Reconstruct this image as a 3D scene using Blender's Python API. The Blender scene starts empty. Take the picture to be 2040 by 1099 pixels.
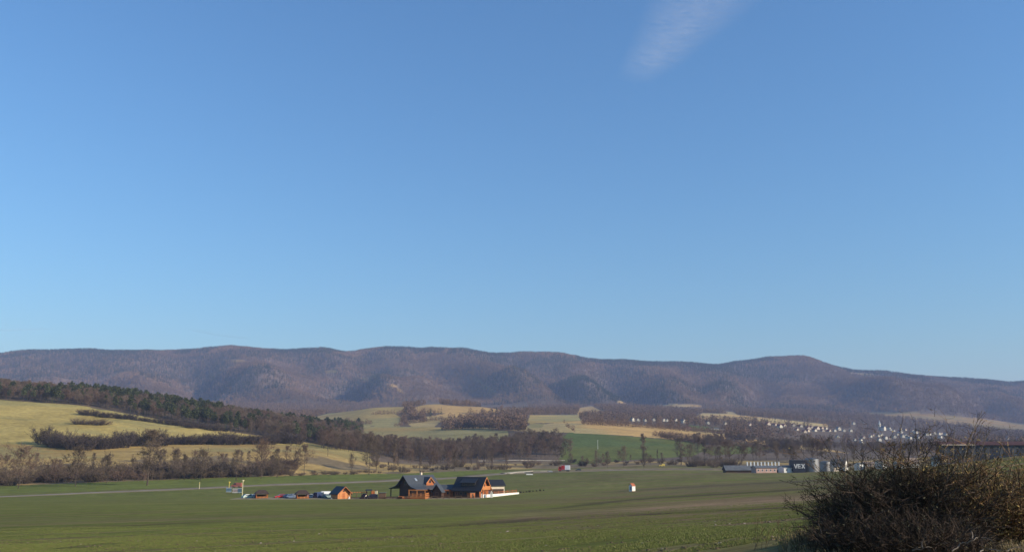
import bpy, math, random
import numpy as np
from mathutils import Vector, Matrix

random.seed(11)
rng = np.random.default_rng(7)
SC = bpy.context.scene
COL = SC.collection
R = math.radians

# ------------------------------------------------------------------ camera
F_PX, PITCH, CAM_Z = 1800.0, R(11.02), 1.7
cd = bpy.data.cameras.new('camera')
cam = bpy.data.objects.new('camera', cd)
COL.objects.link(cam)
cam.location = (0, 0, CAM_Z)
cam.rotation_euler = (R(90) + PITCH, 0, 0)
cd.sensor_width = 36.0
cd.lens = F_PX / 2040 * 36.0
cd.clip_start = 0.1
cd.clip_end = 90000
SC.camera = cam

# ------------------------------------------------------------------ light
SUN_AZ, SUN_EL = 109.0, 23.0            # azimuth clockwise from the view direction
w = bpy.data.worlds.new('World')
SC.world = w
w.use_nodes = True
wt = w.node_tree
sky = wt.nodes.new('ShaderNodeTexSky')
sky.sky_type = 'NISHITA'
sky.sun_disc = False
sky.sun_elevation = R(SUN_EL)
sky.sun_rotation = R(SUN_AZ)
sky.altitude = 300
sky.air_density = 1.65
sky.dust_density = 0.4
sky.ozone_density = 9.5
bg = wt.nodes['Background']
bg.inputs['Strength'].default_value = 0.110
wt.links.new(sky.outputs[0], bg.inputs['Color'])
sd = bpy.data.lights.new('sun', 'SUN')
sd.energy = 4.0
sd.angle = R(0.5)
sd.color = (1.0, 0.88, 0.70)
sun = bpy.data.objects.new('sun', sd)
COL.objects.link(sun)
to_sun = Vector((math.sin(R(SUN_AZ)) * math.cos(R(SUN_EL)), math.cos(R(SUN_AZ)) * math.cos(R(SUN_EL)), math.sin(R(SUN_EL))))
sun.rotation_euler = to_sun.to_track_quat('Z', 'Y').to_euler()
SC.view_settings.view_transform = 'Standard'
SC.view_settings.look = 'None'
SC.view_settings.exposure = 0.6
SC.view_settings.gamma = 1.0
SC.view_settings.use_curve_mapping = False
SC.cycles.volume_bounces = 1
SC.cycles.transparent_max_bounces = 16
HAZE_DENSITY = 7.0e-5

# ------------------------------------------------------------------ projection helpers (used only to place things at their real distance)
CP, SP = math.cos(PITCH), math.sin(PITCH)
def slope(v):
    t = np.arctan((np.asarray(v, float) - 549.5) / F_PX)
    return np.tan(PITCH - t)
def aof(u, v=940.0):
    return (np.asarray(u, float) - 1020) / (F_PX * CP - (549.5 - np.asarray(v, float)) * SP)
def proj(x, y, z):
    yc = -y * SP + (z - CAM_Z) * CP
    zc = y * CP + (z - CAM_Z) * SP
    return 1020 + F_PX * x / zc, 549.5 - F_PX * yc / zc

# ------------------------------------------------------------------ numpy noise
def _hash(ix, iy, s):
    h = (ix.astype(np.int64) * 374761393 + iy.astype(np.int64) * 668265263 + s * 974634541) & 0xffffffff
    h = ((h ^ (h >> 13)) * 1274126177) & 0xffffffff
    return ((h ^ (h >> 16)) & 0xffff) / 65535.0
def vnoise(x, y, s=0):
    x = np.asarray(x, float); y = np.asarray(y, float)
    ix, iy = np.floor(x), np.floor(y)
    fx, fy = x - ix, y - iy
    fx = fx * fx * (3 - 2 * fx); fy = fy * fy * (3 - 2 * fy)
    a = _hash(ix, iy, s); b = _hash(ix + 1, iy, s); c = _hash(ix, iy + 1, s); d = _hash(ix + 1, iy + 1, s)
    return (a * (1 - fx) + b * fx) * (1 - fy) + (c * (1 - fx) + d * fx) * fy
def fbm(x, y, s=0, o=4):
    t = 0; amp = 0.5; n = 0
    for k in range(o):
        t = t + amp * vnoise(x * 2 ** k, y * 2 ** k, s + k * 17); n += amp; amp *= 0.5
    return t / n
def sstep(a, b, x):
    t = np.clip((x - a) / (b - a), 0, 1)
    return t * t * (3 - 2 * t)

# ------------------------------------------------------------------ terrain: contour lines as (column, row, distance)
LINES = [
 [(-900, None, 1.0), (2900, None, 1.0)],
 [(-900,1110,40),(0,1099,38),(500,1099,32),(1020,1099,25),(1640,1099,15),(1900,1108,14),(2040,1105,14),(2900,1095,14)],
 [(-900,1062,80),(0,1052,75),(1020,1050,52),(1640,1042,32),(1900,1020,30),(2040,1000,30),(2900,985,30)],
 [(-900,1025,140),(0,1020,130),(1020,1016,95),(1640,1003,62),(1900,970,60),(2040,948,60),(2900,930,60)],
 [(-900,1010,230),(0,1001,220),(700,999,200),(1020,996,180),(1260,990,170),(1640,968,150),(1850,935,130),(1960,917,124),(2040,906,120),(2900,890,120)],
 [(-900,1004,300),(0,993,310),(450,991,312),(700,991.5,308),(960,990,308),(1100,984,305),(1260,977,300),(1500,965,300),(1640,955,300),(1850,932,290),(2040,914,270),(2900,905,270)],
 [(-900,1000,350),(0,984,365),(480,968,430),(760,957,510),(900,950,560),(1010,941,600),(1110,938,620),(1340,935,620),(1640,938,540),(1850,928,480),(2040,916,450),(2900,908,450)],
 [(-900,975,430),(0,968,440),(260,957,480),(560,947,560),(850,941,620),(1010,936,680),(1130,930,720),(1340,926,740),(1640,930,650),(2040,915,560),(2900,910,560)],
 [(-900,930,540),(0,928,540),(200,915,570),(480,902,640),(640,905,680),(740,918,720),(850,925,780),(1110,919,860),(1400,916,860),(1640,915,800),(2040,905,700),(2900,900,700)],
 [(-900,878,660),(0,884,660),(90,888,660),(170,896,650),(230,890,680),(330,887,710),(450,884,740),(580,886,760),(700,898,800),(850,915,900),(1120,912,900),(1400,908,950),(1640,903,1000),(2040,900,1000),(2900,895,1000)],
 [(-900,765,920),(-200,783,920),(0,796,920),(160,807,920),(330,838,900),(460,859,880),(560,872,880),(650,888,900),(720,900,920),(850,905,1000),(1030,884,1050),(1120,887,1030),(1400,895,1040),(1640,896,1100),(2040,896,1100),(2900,890,1100)],
 [(-900,755,1120),(-200,768,1120),(0,778,1120),(200,794,1100),(400,823,1080),(560,847,1060),(650,866,1040),(720,885,1060),(850,880,1150),(1030,866,1160),(1120,863,1160),(1250,868,1160),(1400,880,1150),(1640,890,1250),(2040,890,1300),(2900,885,1300)],
 [(-900,790,1500),(0,800,1500),(200,812,1500),(400,835,1500),(560,850,1450),(650,853,1450),(720,851,1480),(850,850,1500),(1030,846,1450),(1160,838,1480),(1300,850,1450),(1440,864,1420),(1560,874,1500),(1640,883,1600),(1750,883,1600),(1900,882,1650),(2040,880,1700),(2900,878,1700)],
 [(-900,812,2200),(0,815,2200),(400,825,2200),(560,832,2100),(640,831,2100),(690,822,2100),(740,811,2100),(800,810,2200),(860,804,2200),(950,809,2250),(1050,822,2200),(1150,828,2000),(1300,835,2000),(1380,829,2250),(1450,827,2300),(1540,834,2300),(1640,845,2300),(1750,858,2450),(2040,868,2500),(2900,868,2500)],
 [(-900,812,3000),(0,813,3000),(400,816,3000),(620,820,3000),(800,822,3000),(1050,818,3000),(1200,812,3000),(1400,820,3000),(1640,830,3000),(1750,838,3000),(1900,846,3000),(2040,855,3000),(2900,855,3000)],
 [(-900,800,3700),(0,800,3700),(620,802,3700),(1050,808,3700),(1240,806,3700),(1500,814,3700),(1700,820,3700),(1850,825,3700),(2040,846,3700),(2900,850,3700)],
 [(-900,768,4500),(0,758,4500),(600,755,4500),(1020,765,4500),(1240,768,4500),(1500,770,4500),(1700,782,4500),(1850,793,4500),(2040,806,4500),(2900,810,4500)],
 [(-900,725,5600),(-200,719,5600),(0,711,5600),(60,704,5600),(160,701,5600),(230,706,5600),(300,702,5600),(380,702,5600),(460,696,5600),(560,701,5600),(640,700,5600),(690,705,5600),(730,700,5600),(770,696,5600),(850,699,5600),(930,704,5600),(975,709,5600),(1040,705,5600),(1110,710,5600),(1180,719,5600),(1240,725,5600),(1330,726,5600),(1400,730,5600),(1425,733,5600),(1470,724,5600),(1530,716,5600),(1600,716,5600),(1640,730,5600),(1670,739,5600),(1740,744,5600),(1790,750,5600),(1860,755,5600),(1900,756,5600),(1960,763,5600),(2010,767,5600),(2040,762,5600),(2200,757,5600),(2900,770,5600)],
 [(-900,790,7500),(2900,810,7500)],
 [(-900,880,13000),(2900,885,13000)],
]
AT = np.linspace(-1.35, 1.35, 2701)
KY = np.zeros((len(AT), len(LINES))); KZ = np.zeros_like(KY)
def _gauss(x, s):
    k = np.arange(-4 * s, 4 * s + 1); g = np.exp(-0.5 * (k / s) ** 2); g /= g.sum()
    return np.convolve(np.pad(x, 4 * s, mode='edge'), g, mode='valid')
for k, ln in enumerate(LINES):
    us = np.array([p[0] for p in ln], float); ys = np.array([p[2] for p in ln], float)
    vs = np.array([1000.0 if p[1] is None else p[1] for p in ln], float)
    aa = aof(us, vs)
    zz = CAM_Z + ys * slope(vs) if ln[0][1] is not None else ys * 0 + 0.1
    s = 5 if k >= 17 else (9 if k >= 10 else 14)
    KY[:, k] = _gauss(np.interp(AT, aa, ys), s)
    KZ[:, k] = _gauss(np.interp(AT, aa, zz), s)
KZ[:, 0] = _gauss(np.interp(AT, [-1.3, -0.1, 0.5, 1.3], [0.0, 0.0, 0.1, 0.15]), 10)

SPURS = [(20,130,60,120),(190,330,60,150),(430,600,70,230),(640,800,45,190),(760,860,40,110),(880,1085,60,270),(1090,1225,45,170),(1230,1390,50,190),(1380,1480,40,120),(1500,1500,40,-120),(1590,1840,65,240),(1770,1930,50,190),(1930,2060,50,150),(330,450,35,-120),(700,740,40,-120),(1000,1140,30,-130),(1170,1290,30,-100)]
def line_at(k, a):
    return np.interp(a, AT, KY[:, k])
def Z(a, Y):
    a = np.atleast_1d(np.asarray(a, float)); Y = np.atleast_1d(np.asarray(Y, float))
    a, Y = np.broadcast_arrays(a, Y)
    shp = a.shape
    a = a.ravel(); Y = Y.ravel()
    out = np.empty(len(a))
    for c0 in range(0, len(a), 100000):
        out[c0:c0 + 100000] = _z(a[c0:c0 + 100000], Y[c0:c0 + 100000])
    return out.reshape(shp)
def _z(a, Y):
    fi = np.clip((a - AT[0]) / (AT[1] - AT[0]), 0, len(AT) - 1.001)
    i = fi.astype(int); f = (fi - i)[:, None]
    ky = KY[i] * (1 - f) + KY[i + 1] * f
    kz = KZ[i] * (1 - f) + KZ[i + 1] * f
    h = np.diff(ky, axis=1); dl = np.diff(kz, axis=1) / h
    m = np.zeros_like(kz)
    w1 = 2 * h[:, 1:] + h[:, :-1]; w2 = h[:, 1:] + 2 * h[:, :-1]
    d0, d1 = dl[:, :-1], dl[:, 1:]
    ok = d0 * d1 > 0
    with np.errstate(divide='ignore', invalid='ignore'):
        mm = (w1 + w2) / (w1 / d0 + w2 / d1)
    m[:, 1:-1] = np.where(ok, mm, 0)
    m[:, 0] = dl[:, 0]; m[:, -1] = dl[:, -1]
    n = len(a); r = np.arange(n)
    j = np.clip((Y[:, None] >= ky).sum(1) - 1, 0, ky.shape[1] - 2)
    hh = h[r, j]; t = np.clip((Y - ky[r, j]) / hh, 0, 1)
    z = ((2 * t ** 3 - 3 * t ** 2 + 1) * kz[r, j] + (t ** 3 - 2 * t ** 2 + t) * hh * m[r, j]
         + (-2 * t ** 3 + 3 * t ** 2) * kz[r, j + 1] + (t ** 3 - t ** 2) * hh * m[r, j + 1])
    x = a * Y
    # relief of the mountain side: spurs and gullies
    tm = (Y - 3600) / 2000
    tc = np.clip(tm, 0, 1); env = np.clip(tc / .28, 0, 1) * (1 - tc) ** 1.1
    u = 1020 + a * 1800
    sp = np.zeros(n)
    for uc, uf, wd, H in SPURS:
        cen = uf + (uc - uf) * np.clip(tm, 0, 1) ** 0.85 + 14 * np.sin(tm * 7 + uc)
        sp += H * np.exp(-((u - cen) / wd) ** 2)
    rn = 1 - np.abs(2 * fbm(x / 520 - tm * 1.2, Y / 900, 5, 4) - 1)
    z = z + sp * .62 * np.clip(tc / .25, 0, 1) * (1 - tc) ** 1.0 + env * (125 * (rn - 0.8) + 40 * (fbm(x / 130, Y / 170, 9, 3) - 0.5)) - env * 25
    z = z + sstep(4900, 5400, Y) * (1 - sstep(5700, 6500, Y)) * 12 * (fbm(x / 70, Y / 400, 19, 3) - 0.5)
    fh = sstep(1300, 2000, Y) * (1 - sstep(3500, 4000, Y))
    z = z + fh * 9 * (fbm(x / 260, Y / 330, 21, 3) - 0.5)
    nr = sstep(12, 30, Y) * (1 - sstep(200, 290, Y))
    z = z + nr * 0.25 * (fbm(x / 9, Y / 9, 31, 3) - 0.5)
    hl = sstep(460, 560, Y) * (1 - sstep(1100, 1300, Y)) 
    z = z + hl * 1.6 * (fbm(x / 35, Y / 35, 41, 3) - 0.5)
    return z
def ground(x, y):
    return float(Z(x / y, y)[0])
YS_HIT = np.exp(np.linspace(math.log(9), math.log(6500), 4000))
def hit(u, v, ymin=9.0):
    """Ground point that the photograph shows at column u, row v."""
    a = float(aof(u, v)); ys = YS_HIT[YS_HIT >= ymin]
    zz = Z(np.full(len(ys), a), ys)
    g = zz - (CAM_Z + ys * float(slope(v)))
    i = int(np.argmax(g >= 0)) if (g >= 0).any() else len(ys) - 1
    return Vector((a * ys[i], ys[i], zz[i]))
def at(u, Y, v=950.0):
    a = float(aof(u, v))
    return Vector((a * Y, Y, float(Z(a, Y)[0])))

# ------------------------------------------------------------------ object helpers
def tag(o, label=None, cat=None, group=None, kind=None):
    if label: o['label'] = label
    if cat: o['category'] = cat
    if group: o['group'] = group
    if kind: o['kind'] = kind
    return o
def empty(name, loc, rz, label, cat, group=None):
    o = bpy.data.objects.new(name, None)
    COL.objects.link(o)
    o.empty_display_size = 0.5
    o.location = loc; o.rotation_euler = (0, 0, rz)
    return tag(o, label, cat, group)
def link_mesh(name, me, parent=None, loc=None):
    o = bpy.data.objects.new(name, me)
    COL.objects.link(o)
    if parent: o.parent = parent
    if loc is not None: o.location = loc
    return o
def np_mesh(name, verts, quads, mats=(), smooth=True, col=None, mi=None):
    me = bpy.data.meshes.new(name)
    verts = np.asarray(verts, np.float32); quads = np.asarray(quads, np.int32)
    n = len(quads); k = quads.shape[1]
    me.vertices.add(len(verts)); me.vertices.foreach_set('co', verts.ravel())
    me.loops.add(n * k); me.loops.foreach_set('vertex_index', quads.ravel())
    me.polygons.add(n)
    me.polygons.foreach_set('loop_start', np.arange(0, n * k, k, dtype=np.int32))
    me.polygons.foreach_set('loop_total', np.full(n, k, np.int32))
    me.polygons.foreach_set('use_smooth', np.full(n, smooth))
    for m in mats: me.materials.append(m)
    if mi is not None: me.polygons.foreach_set('material_index', np.asarray(mi, np.int32))
    if col is not None:
        at_ = me.color_attributes.new('land', 'FLOAT_COLOR', 'POINT')
        c4 = np.ones((len(verts), 4), np.float32); c4[:, :3] = col
        at_.data.foreach_set('color', c4.ravel())
    me.update(); me.validate()
    return me
class MB:
    """Collects shapes into one mesh."""
    def __init__(s): s.v = []; s.f = []; s.m = Matrix.Identity(4)
    def add(s, vs, fs):
        b = len(s.v)
        s.v += [tuple(s.m @ Vector(p)) for p in vs]
        s.f += [tuple(b + i for i in f) for f in fs]
        return s
    def box(s, x0, x1, y0, y1, z0, z1):
        return s.add([(x0,y0,z0),(x1,y0,z0),(x1,y1,z0),(x0,y1,z0),(x0,y0,z1),(x1,y0,z1),(x1,y1,z1),(x0,y1,z1)],
                     [(0,3,2,1),(4,5,6,7),(0,1,5,4),(1,2,6,5),(2,3,7,6),(3,0,4,7)])
    def prism(s, prof, x0, x1):
        """A (y, z) outline, counter-clockwise, extruded along x."""
        n = len(prof)
        vs = [(x0, y, z) for y, z in prof] + [(x1, y, z) for y, z in prof]
        fs = [tuple(range(n - 1, -1, -1)), tuple(range(n, 2 * n))]
        fs += [(i, (i + 1) % n, n + (i + 1) % n, n + i) for i in range(n)]
        return s.add(vs, fs)
    def prism_y(s, prof, y0, y1):
        n = len(prof)
        vs = [(x, y0, z) for x, z in prof] + [(x, y1, z) for x, z in prof]
        fs = [tuple(range(n)), tuple(range(2 * n - 1, n - 1, -1))]
        fs += [((i + 1) % n, i, n + i, n + (i + 1) % n) for i in range(n)]
        return s.add(vs, fs)
    def cyl(s, x, y, z0, z1, r0, r1=None, n=12, cap=True):
        r1 = r0 if r1 is None else r1
        vs = [(x + r0 * math.cos(6.2832 * i / n), y + r0 * math.sin(6.2832 * i / n), z0) for i in range(n)]
        vs += [(x + r1 * math.cos(6.2832 * i / n), y + r1 * math.sin(6.2832 * i / n), z1) for i in range(n)]
        fs = [(i, (i + 1) % n, n + (i + 1) % n, n + i) for i in range(n)]
        if cap: fs += [tuple(range(n - 1, -1, -1)), tuple(range(n, 2 * n))]
        return s.add(vs, fs)
    def tube(s, pts, rad, n=4, tip=True):
        vs = []; fs = []
        pts = [Vector(p) for p in pts]
        for i, p in enumerate(pts):
            d = (pts[min(i + 1, len(pts) - 1)] - pts[max(i - 1, 0)]).normalized()
            e1 = d.orthogonal().normalized(); e2 = d.cross(e1)
            r = rad[i]
            for k in range(n):
                t = 6.28318 * k / n
                vs.append(tuple(p + e1 * (r * math.cos(t)) + e2 * (r * math.sin(t))))
        for i in range(len(pts) - 1):
            for k in range(n):
                a = i * n + k; b = i * n + (k + 1) % n
                fs.append((a, b, b + n, a + n))
        return s.add(vs, fs)
    def sliver(s, p, q, wd):
        """A twig: one narrow triangle."""
        p = Vector(p); q = Vector(q); d = q - p
        e = d.cross(Vector((random.uniform(-1, 1), random.uniform(-1, 1), random.uniform(-1, 1))))
        if e.length < 1e-6: return s
        e = e.normalized() * wd * 0.5
        b = len(s.v)
        s.v += [tuple(p - e), tuple(p + e), tuple(q)]
        s.f.append((b, b + 1, b + 2))
        return s
    def mesh(s, name, mats, smooth=False):
        me = bpy.data.meshes.new(name)
        me.from_pydata(s.v, [], s.f)
        for m in (mats if isinstance(mats, (list, tuple)) else [mats]): me.materials.append(m)
        if smooth: me.polygons.foreach_set('use_smooth', [True] * len(me.polygons))
        me.update()
        return me
    def build(s, name, mats, parent=None, loc=None, smooth=False):
        return link_mesh(name, s.mesh(name, mats, smooth), parent, loc)
def copy_tree(o, loc, rz, scale=None, label=None, group=None):
    c = o.copy(); COL.objects.link(c)
    c.location = loc; c.rotation_euler = (0, 0, rz)
    if scale is not None: c.scale = scale
    if label: c['label'] = label
    if group: c['group'] = group
    for ch in o.children:
        d = ch.copy(); COL.objects.link(d); d.parent = c
        for g in ch.children:
            e = g.copy(); COL.objects.link(e); e.parent = d
    return c

# ------------------------------------------------------------------ materials
def mat(name, c1, c2=None, scale=3.0, rough=0.85, bump=0.0, spec=0.25, metal=0.0, stretch=(1,1,1), per_object=0.0, coord='Object', detail=4.0):
    m = bpy.data.materials.new(name); m.use_nodes = True
    nt = m.node_tree; b = nt.nodes['Principled BSDF']
    b.inputs['Roughness'].default_value = rough
    b.inputs['Specular IOR Level'].default_value = spec
    b.inputs['Metallic'].default_value = metal
    c2 = c2 or tuple(x * 0.7 for x in c1)
    tc = nt.nodes.new('ShaderNodeTexCoord'); mp = nt.nodes.new('ShaderNodeMapping')
    mp.inputs['Scale'].default_value = stretch
    nz = nt.nodes.new('ShaderNodeTexNoise'); nz.inputs['Scale'].default_value = scale; nz.inputs['Detail'].default_value = detail
    rp = nt.nodes.new('ShaderNodeValToRGB')
    rp.color_ramp.elements[0].position = 0.35; rp.color_ramp.elements[1].position = 0.65
    rp.color_ramp.elements[0].color = (*c2, 1); rp.color_ramp.elements[1].color = (*c1, 1)
    L = nt.links.new
    L(tc.outputs[coord], mp.inputs[0]); L(mp.outputs[0], nz.inputs['Vector']); L(nz.outputs['Fac'], rp.inputs[0])
    out = rp.outputs[0]
    if per_object:
        oi = nt.nodes.new('ShaderNodeObjectInfo'); mr = nt.nodes.new('ShaderNodeMapRange')
        mr.inputs['To Min'].default_value = 1 - per_object; mr.inputs['To Max'].default_value = 1 + per_object
        L(oi.outputs['Random'], mr.inputs['Value'])
        mx = nt.nodes.new('ShaderNodeVectorMath'); mx.operation = 'SCALE'
        L(out, mx.inputs[0]); L(mr.outputs[0], mx.inputs['Scale']); out = mx.outputs[0]
    L(out, b.inputs['Base Color'])
    if bump:
        bp = nt.nodes.new('ShaderNodeBump'); bp.inputs['Strength'].default_value = bump; bp.inputs['Distance'].default_value = 0.05
        L(nz.outputs['Fac'], bp.inputs['Height']); L(bp.outputs[0], b.inputs['Normal'])
    return m
def land_mat(name, fine, mid, amount, bump, bump_dist, along=None):
    """Ground: land-cover colour carried by the sheet, broken up by noise at two scales and rough relief."""
    m = bpy.data.materials.new(name); m.use_nodes = True
    nt = m.node_tree; b = nt.nodes['Principled BSDF']; L = nt.links.new
    b.inputs['Roughness'].default_value = 1.0; b.inputs['Specular IOR Level'].default_value = 0.05
    at_ = nt.nodes.new('ShaderNodeAttribute'); at_.attribute_name = 'land'
    tc = nt.nodes.new('ShaderNodeTexCoord')
    hs = at_.outputs['Color']
    vec = tc.outputs['Object']
    if along is not None:                       # drill rows: the pattern is drawn out along the sowing direction
        mp = nt.nodes.new('ShaderNodeMapping'); mp.vector_type = 'TEXTURE'
        mp.inputs['Rotation'].default_value = (0, 0, along); mp.inputs['Scale'].default_value = (7, 1, 1)
        L(vec, mp.inputs[0]); vec = mp.outputs[0]
    for sc, am in ((fine, amount), (mid, amount * 0.7)):
        nz = nt.nodes.new('ShaderNodeTexNoise'); nz.inputs['Scale'].default_value = sc; nz.inputs['Detail'].default_value = 6; nz.inputs['Roughness'].default_value = 0.65
        L(vec, nz.inputs['Vector'])
        mr = nt.nodes.new('ShaderNodeMapRange'); mr.inputs['From Min'].default_value = 0.3; mr.inputs['From Max'].default_value = 0.7
        mr.inputs['To Min'].default_value = 1 - am; mr.inputs['To Max'].default_value = 1 + am
        L(nz.outputs['Fac'], mr.inputs['Value'])
        vm = nt.nodes.new('ShaderNodeVectorMath'); vm.operation = 'SCALE'
        L(hs, vm.inputs[0]); L(mr.outputs[0], vm.inputs['Scale']); hs = vm.outputs[0]
        if sc == fine and bump:
            bp = nt.nodes.new('ShaderNodeBump'); bp.inputs['Strength'].default_value = bump; bp.inputs['Distance'].default_value = bump_dist
            L(nz.outputs['Fac'], bp.inputs['Height']); L(bp.outputs[0], b.inputs['Normal'])
    L(hs, b.inputs['Base Color'])
    return m
# ------------------------------------------------------------------ land cover
def inpoly(poly, u, v):
    r = np.zeros(u.shape, bool); n = len(poly)
    for i in range(n):
        (x0, y0), (x1, y1) = poly[i], poly[(i + 1) % n]
        if y0 == y1: continue
        c = ((y0 > v) != (y1 > v)) & (u < (x1 - x0) * (v - y0) / (y1 - y0) + x0)
        r ^= c
    return r
FIELD_G, FIELD_B = np.array([.140, .152, .035]), np.array([.165, .122, .062])
OCHRE, OCHRE2 = np.array([.44, .33, .105]), np.array([.42, .285, .10])
TAN, FARGREEN = np.array([.46, .325, .135]), np.array([.105, .130, .036])
MEADOW, WOODFLOOR = np.array([.315, .25, .098]), np.array([.115, .085, .06])
SOIL, VERGE = np.array([.20, .15, .085]), np.array([.26, .20, .115])
MOUNT = np.array([.15, .105, .08])
OPEN = [   # (outline in the photograph, distance range, colour): fields and meadows where they lie on the ground
 ([(1112,930),(1122,868),(1135,860),(1250,868),(1340,876),(1400,882),(1408,895),(1380,908),(1250,916)], (800,1350), FARGREEN),
 ([(1390,895),(1480,880),(1540,892),(1500,902),(1420,906)], (850,1400), FARGREEN * 1.1),
 ([(1018,856),(1050,848),(1105,842),(1158,836),(1300,848),(1447,864),(1447,874),(1330,874),(1250,867),(1130,861),(1060,860)], (1100,1800), TAN),
 ([(1050,853),(1056,842),(1085,844),(1080,851)], (1200,1800), MEADOW),
 ([(1050,842),(1056,826),(1156,826),(1156,838),(1110,842)], (1400,2600), MEADOW * 1.15),
 ([(1148,830),(1155,812),(1178,808),(1212,824)], (1800,3600), TAN * .8),
 ([(622,832),(690,812),(742,808),(806,810),(804,822),(785,824),(800,832),(795,852),(740,848),(690,858),(640,858)], (1300,2800), MEADOW),
 ([(640,846),(800,846),(1012,858),(1012,892),(640,892)], (1000,1500), MEADOW * .95),
 ([(820,812),(862,802),(885,806),(905,808),(1003,812),(990,824),(905,822),(830,822)], (1700,2900), TAN * .8),
 ([(806,838),(905,820),(960,830),(880,838),(850,860),(820,850)], (1500,2600), TAN * .85),
 ([(870,862),(900,848),(1000,842),(1030,846),(990,852),(930,866)], (1150,2300), MEADOW),
 ([(1230,798),(1330,806),(1460,820),(1470,826),(1330,812),(1230,803)], (2500,3900), TAN * .9),
 ([(1330,803),(1400,806),(1396,811),(1334,809)], (2500,4000), TAN * .8),
 ([(1375,836),(1400,822),(1450,824),(1540,833),(1650,845),(1650,851),(1540,842),(1450,836)], (1900,2700), TAN),
 ([(1680,822),(1760,820),(1850,822),(1940,832),(2060,846),(2060,868),(1940,850),(1850,838),(1760,830)], (2700,4200), TAN * .55),
 ([(1480,872),(1560,880),(1640,892),(1690,902),(1640,898),(1560,890),(1490,880)], (900,1800), TAN * .95),
 ([(1370,846),(1440,852),(1436,860),(1380,856)], (1300,2300), FARGREEN),
 ([(716,752),(724,751),(750,766),(744,768)], (3700,5600), TAN * .6),
 ([(770,764),(785,766),(812,786),(800,784)], (3700,5600), TAN * .5),
 ([(930,748),(948,752),(1000,790),(985,786)], (3700,5600), TAN * .42),
 ([(1690,742),(1740,744),(1742,748),(1695,747)], (4700,5700), TAN * .5),
 ([(430,714),(480,716),(520,726),(470,722)], (4500,5700), TAN * .45),
 ([(640,738),(670,736),(680,742),(650,744)], (4200,5700), TAN * .4),
 ([(1000,812),(1040,812),(1085,816),(1085,820),(1000,820)], (2000,3600), TAN * .8),
]
P0, P1 = hit(25, 1091), hit(1640, 1007)
ROW = (P1 - P0); ROW.z = 0; ROW.normalize()
PER = Vector((-ROW.y, ROW.x, 0))
if PER.y < 0: PER = -PER
BANDS = [([(-300,1104),(25,1091),(350,1077),(500,1070),(650,1060),(1020,1038),(1192,1026),(1363,1020),(1640,1007),(1900,985)], 2.2, (.045, .036, .022), 1.0, -100, 900),
 ([(-300,1097),(350,1072),(650,1056),(1020,1034),(1363,1016),(1640,1003),(1900,982)], 1.8, (.10, .075, .04), .6, 300, 900),
 ([(800,1052),(1054,1028),(1294,1012),(1603,991),(1900,965)], 6.0, (.24, .155, .10), .85, 850, 1300),
 ([(900,1030),(1123,1010),(1260,995),(1400,986),(1640,972)], 2.4, (.06, .05, .03), .8, 950, 1150),
 ([(500,1003),(900,1004),(1123,998),(1400,977),(1640,962)], 4.0, (.15, .11, .06), .55, 500, 900),
 ([(900,985),(1200,980),(1400,968),(1640,955)], 2.2, (.07, .055, .035), .6, 1100, 1350),
 ([(900,1085),(1300,1062),(1640,1046)], 3.0, (.10, .08, .045), .6, 950, 1250),
 ([(-300,1040),(500,1030),(1000,1018)], 5.0, (.135, .115, .055), .35, -800, -300)]
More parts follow.
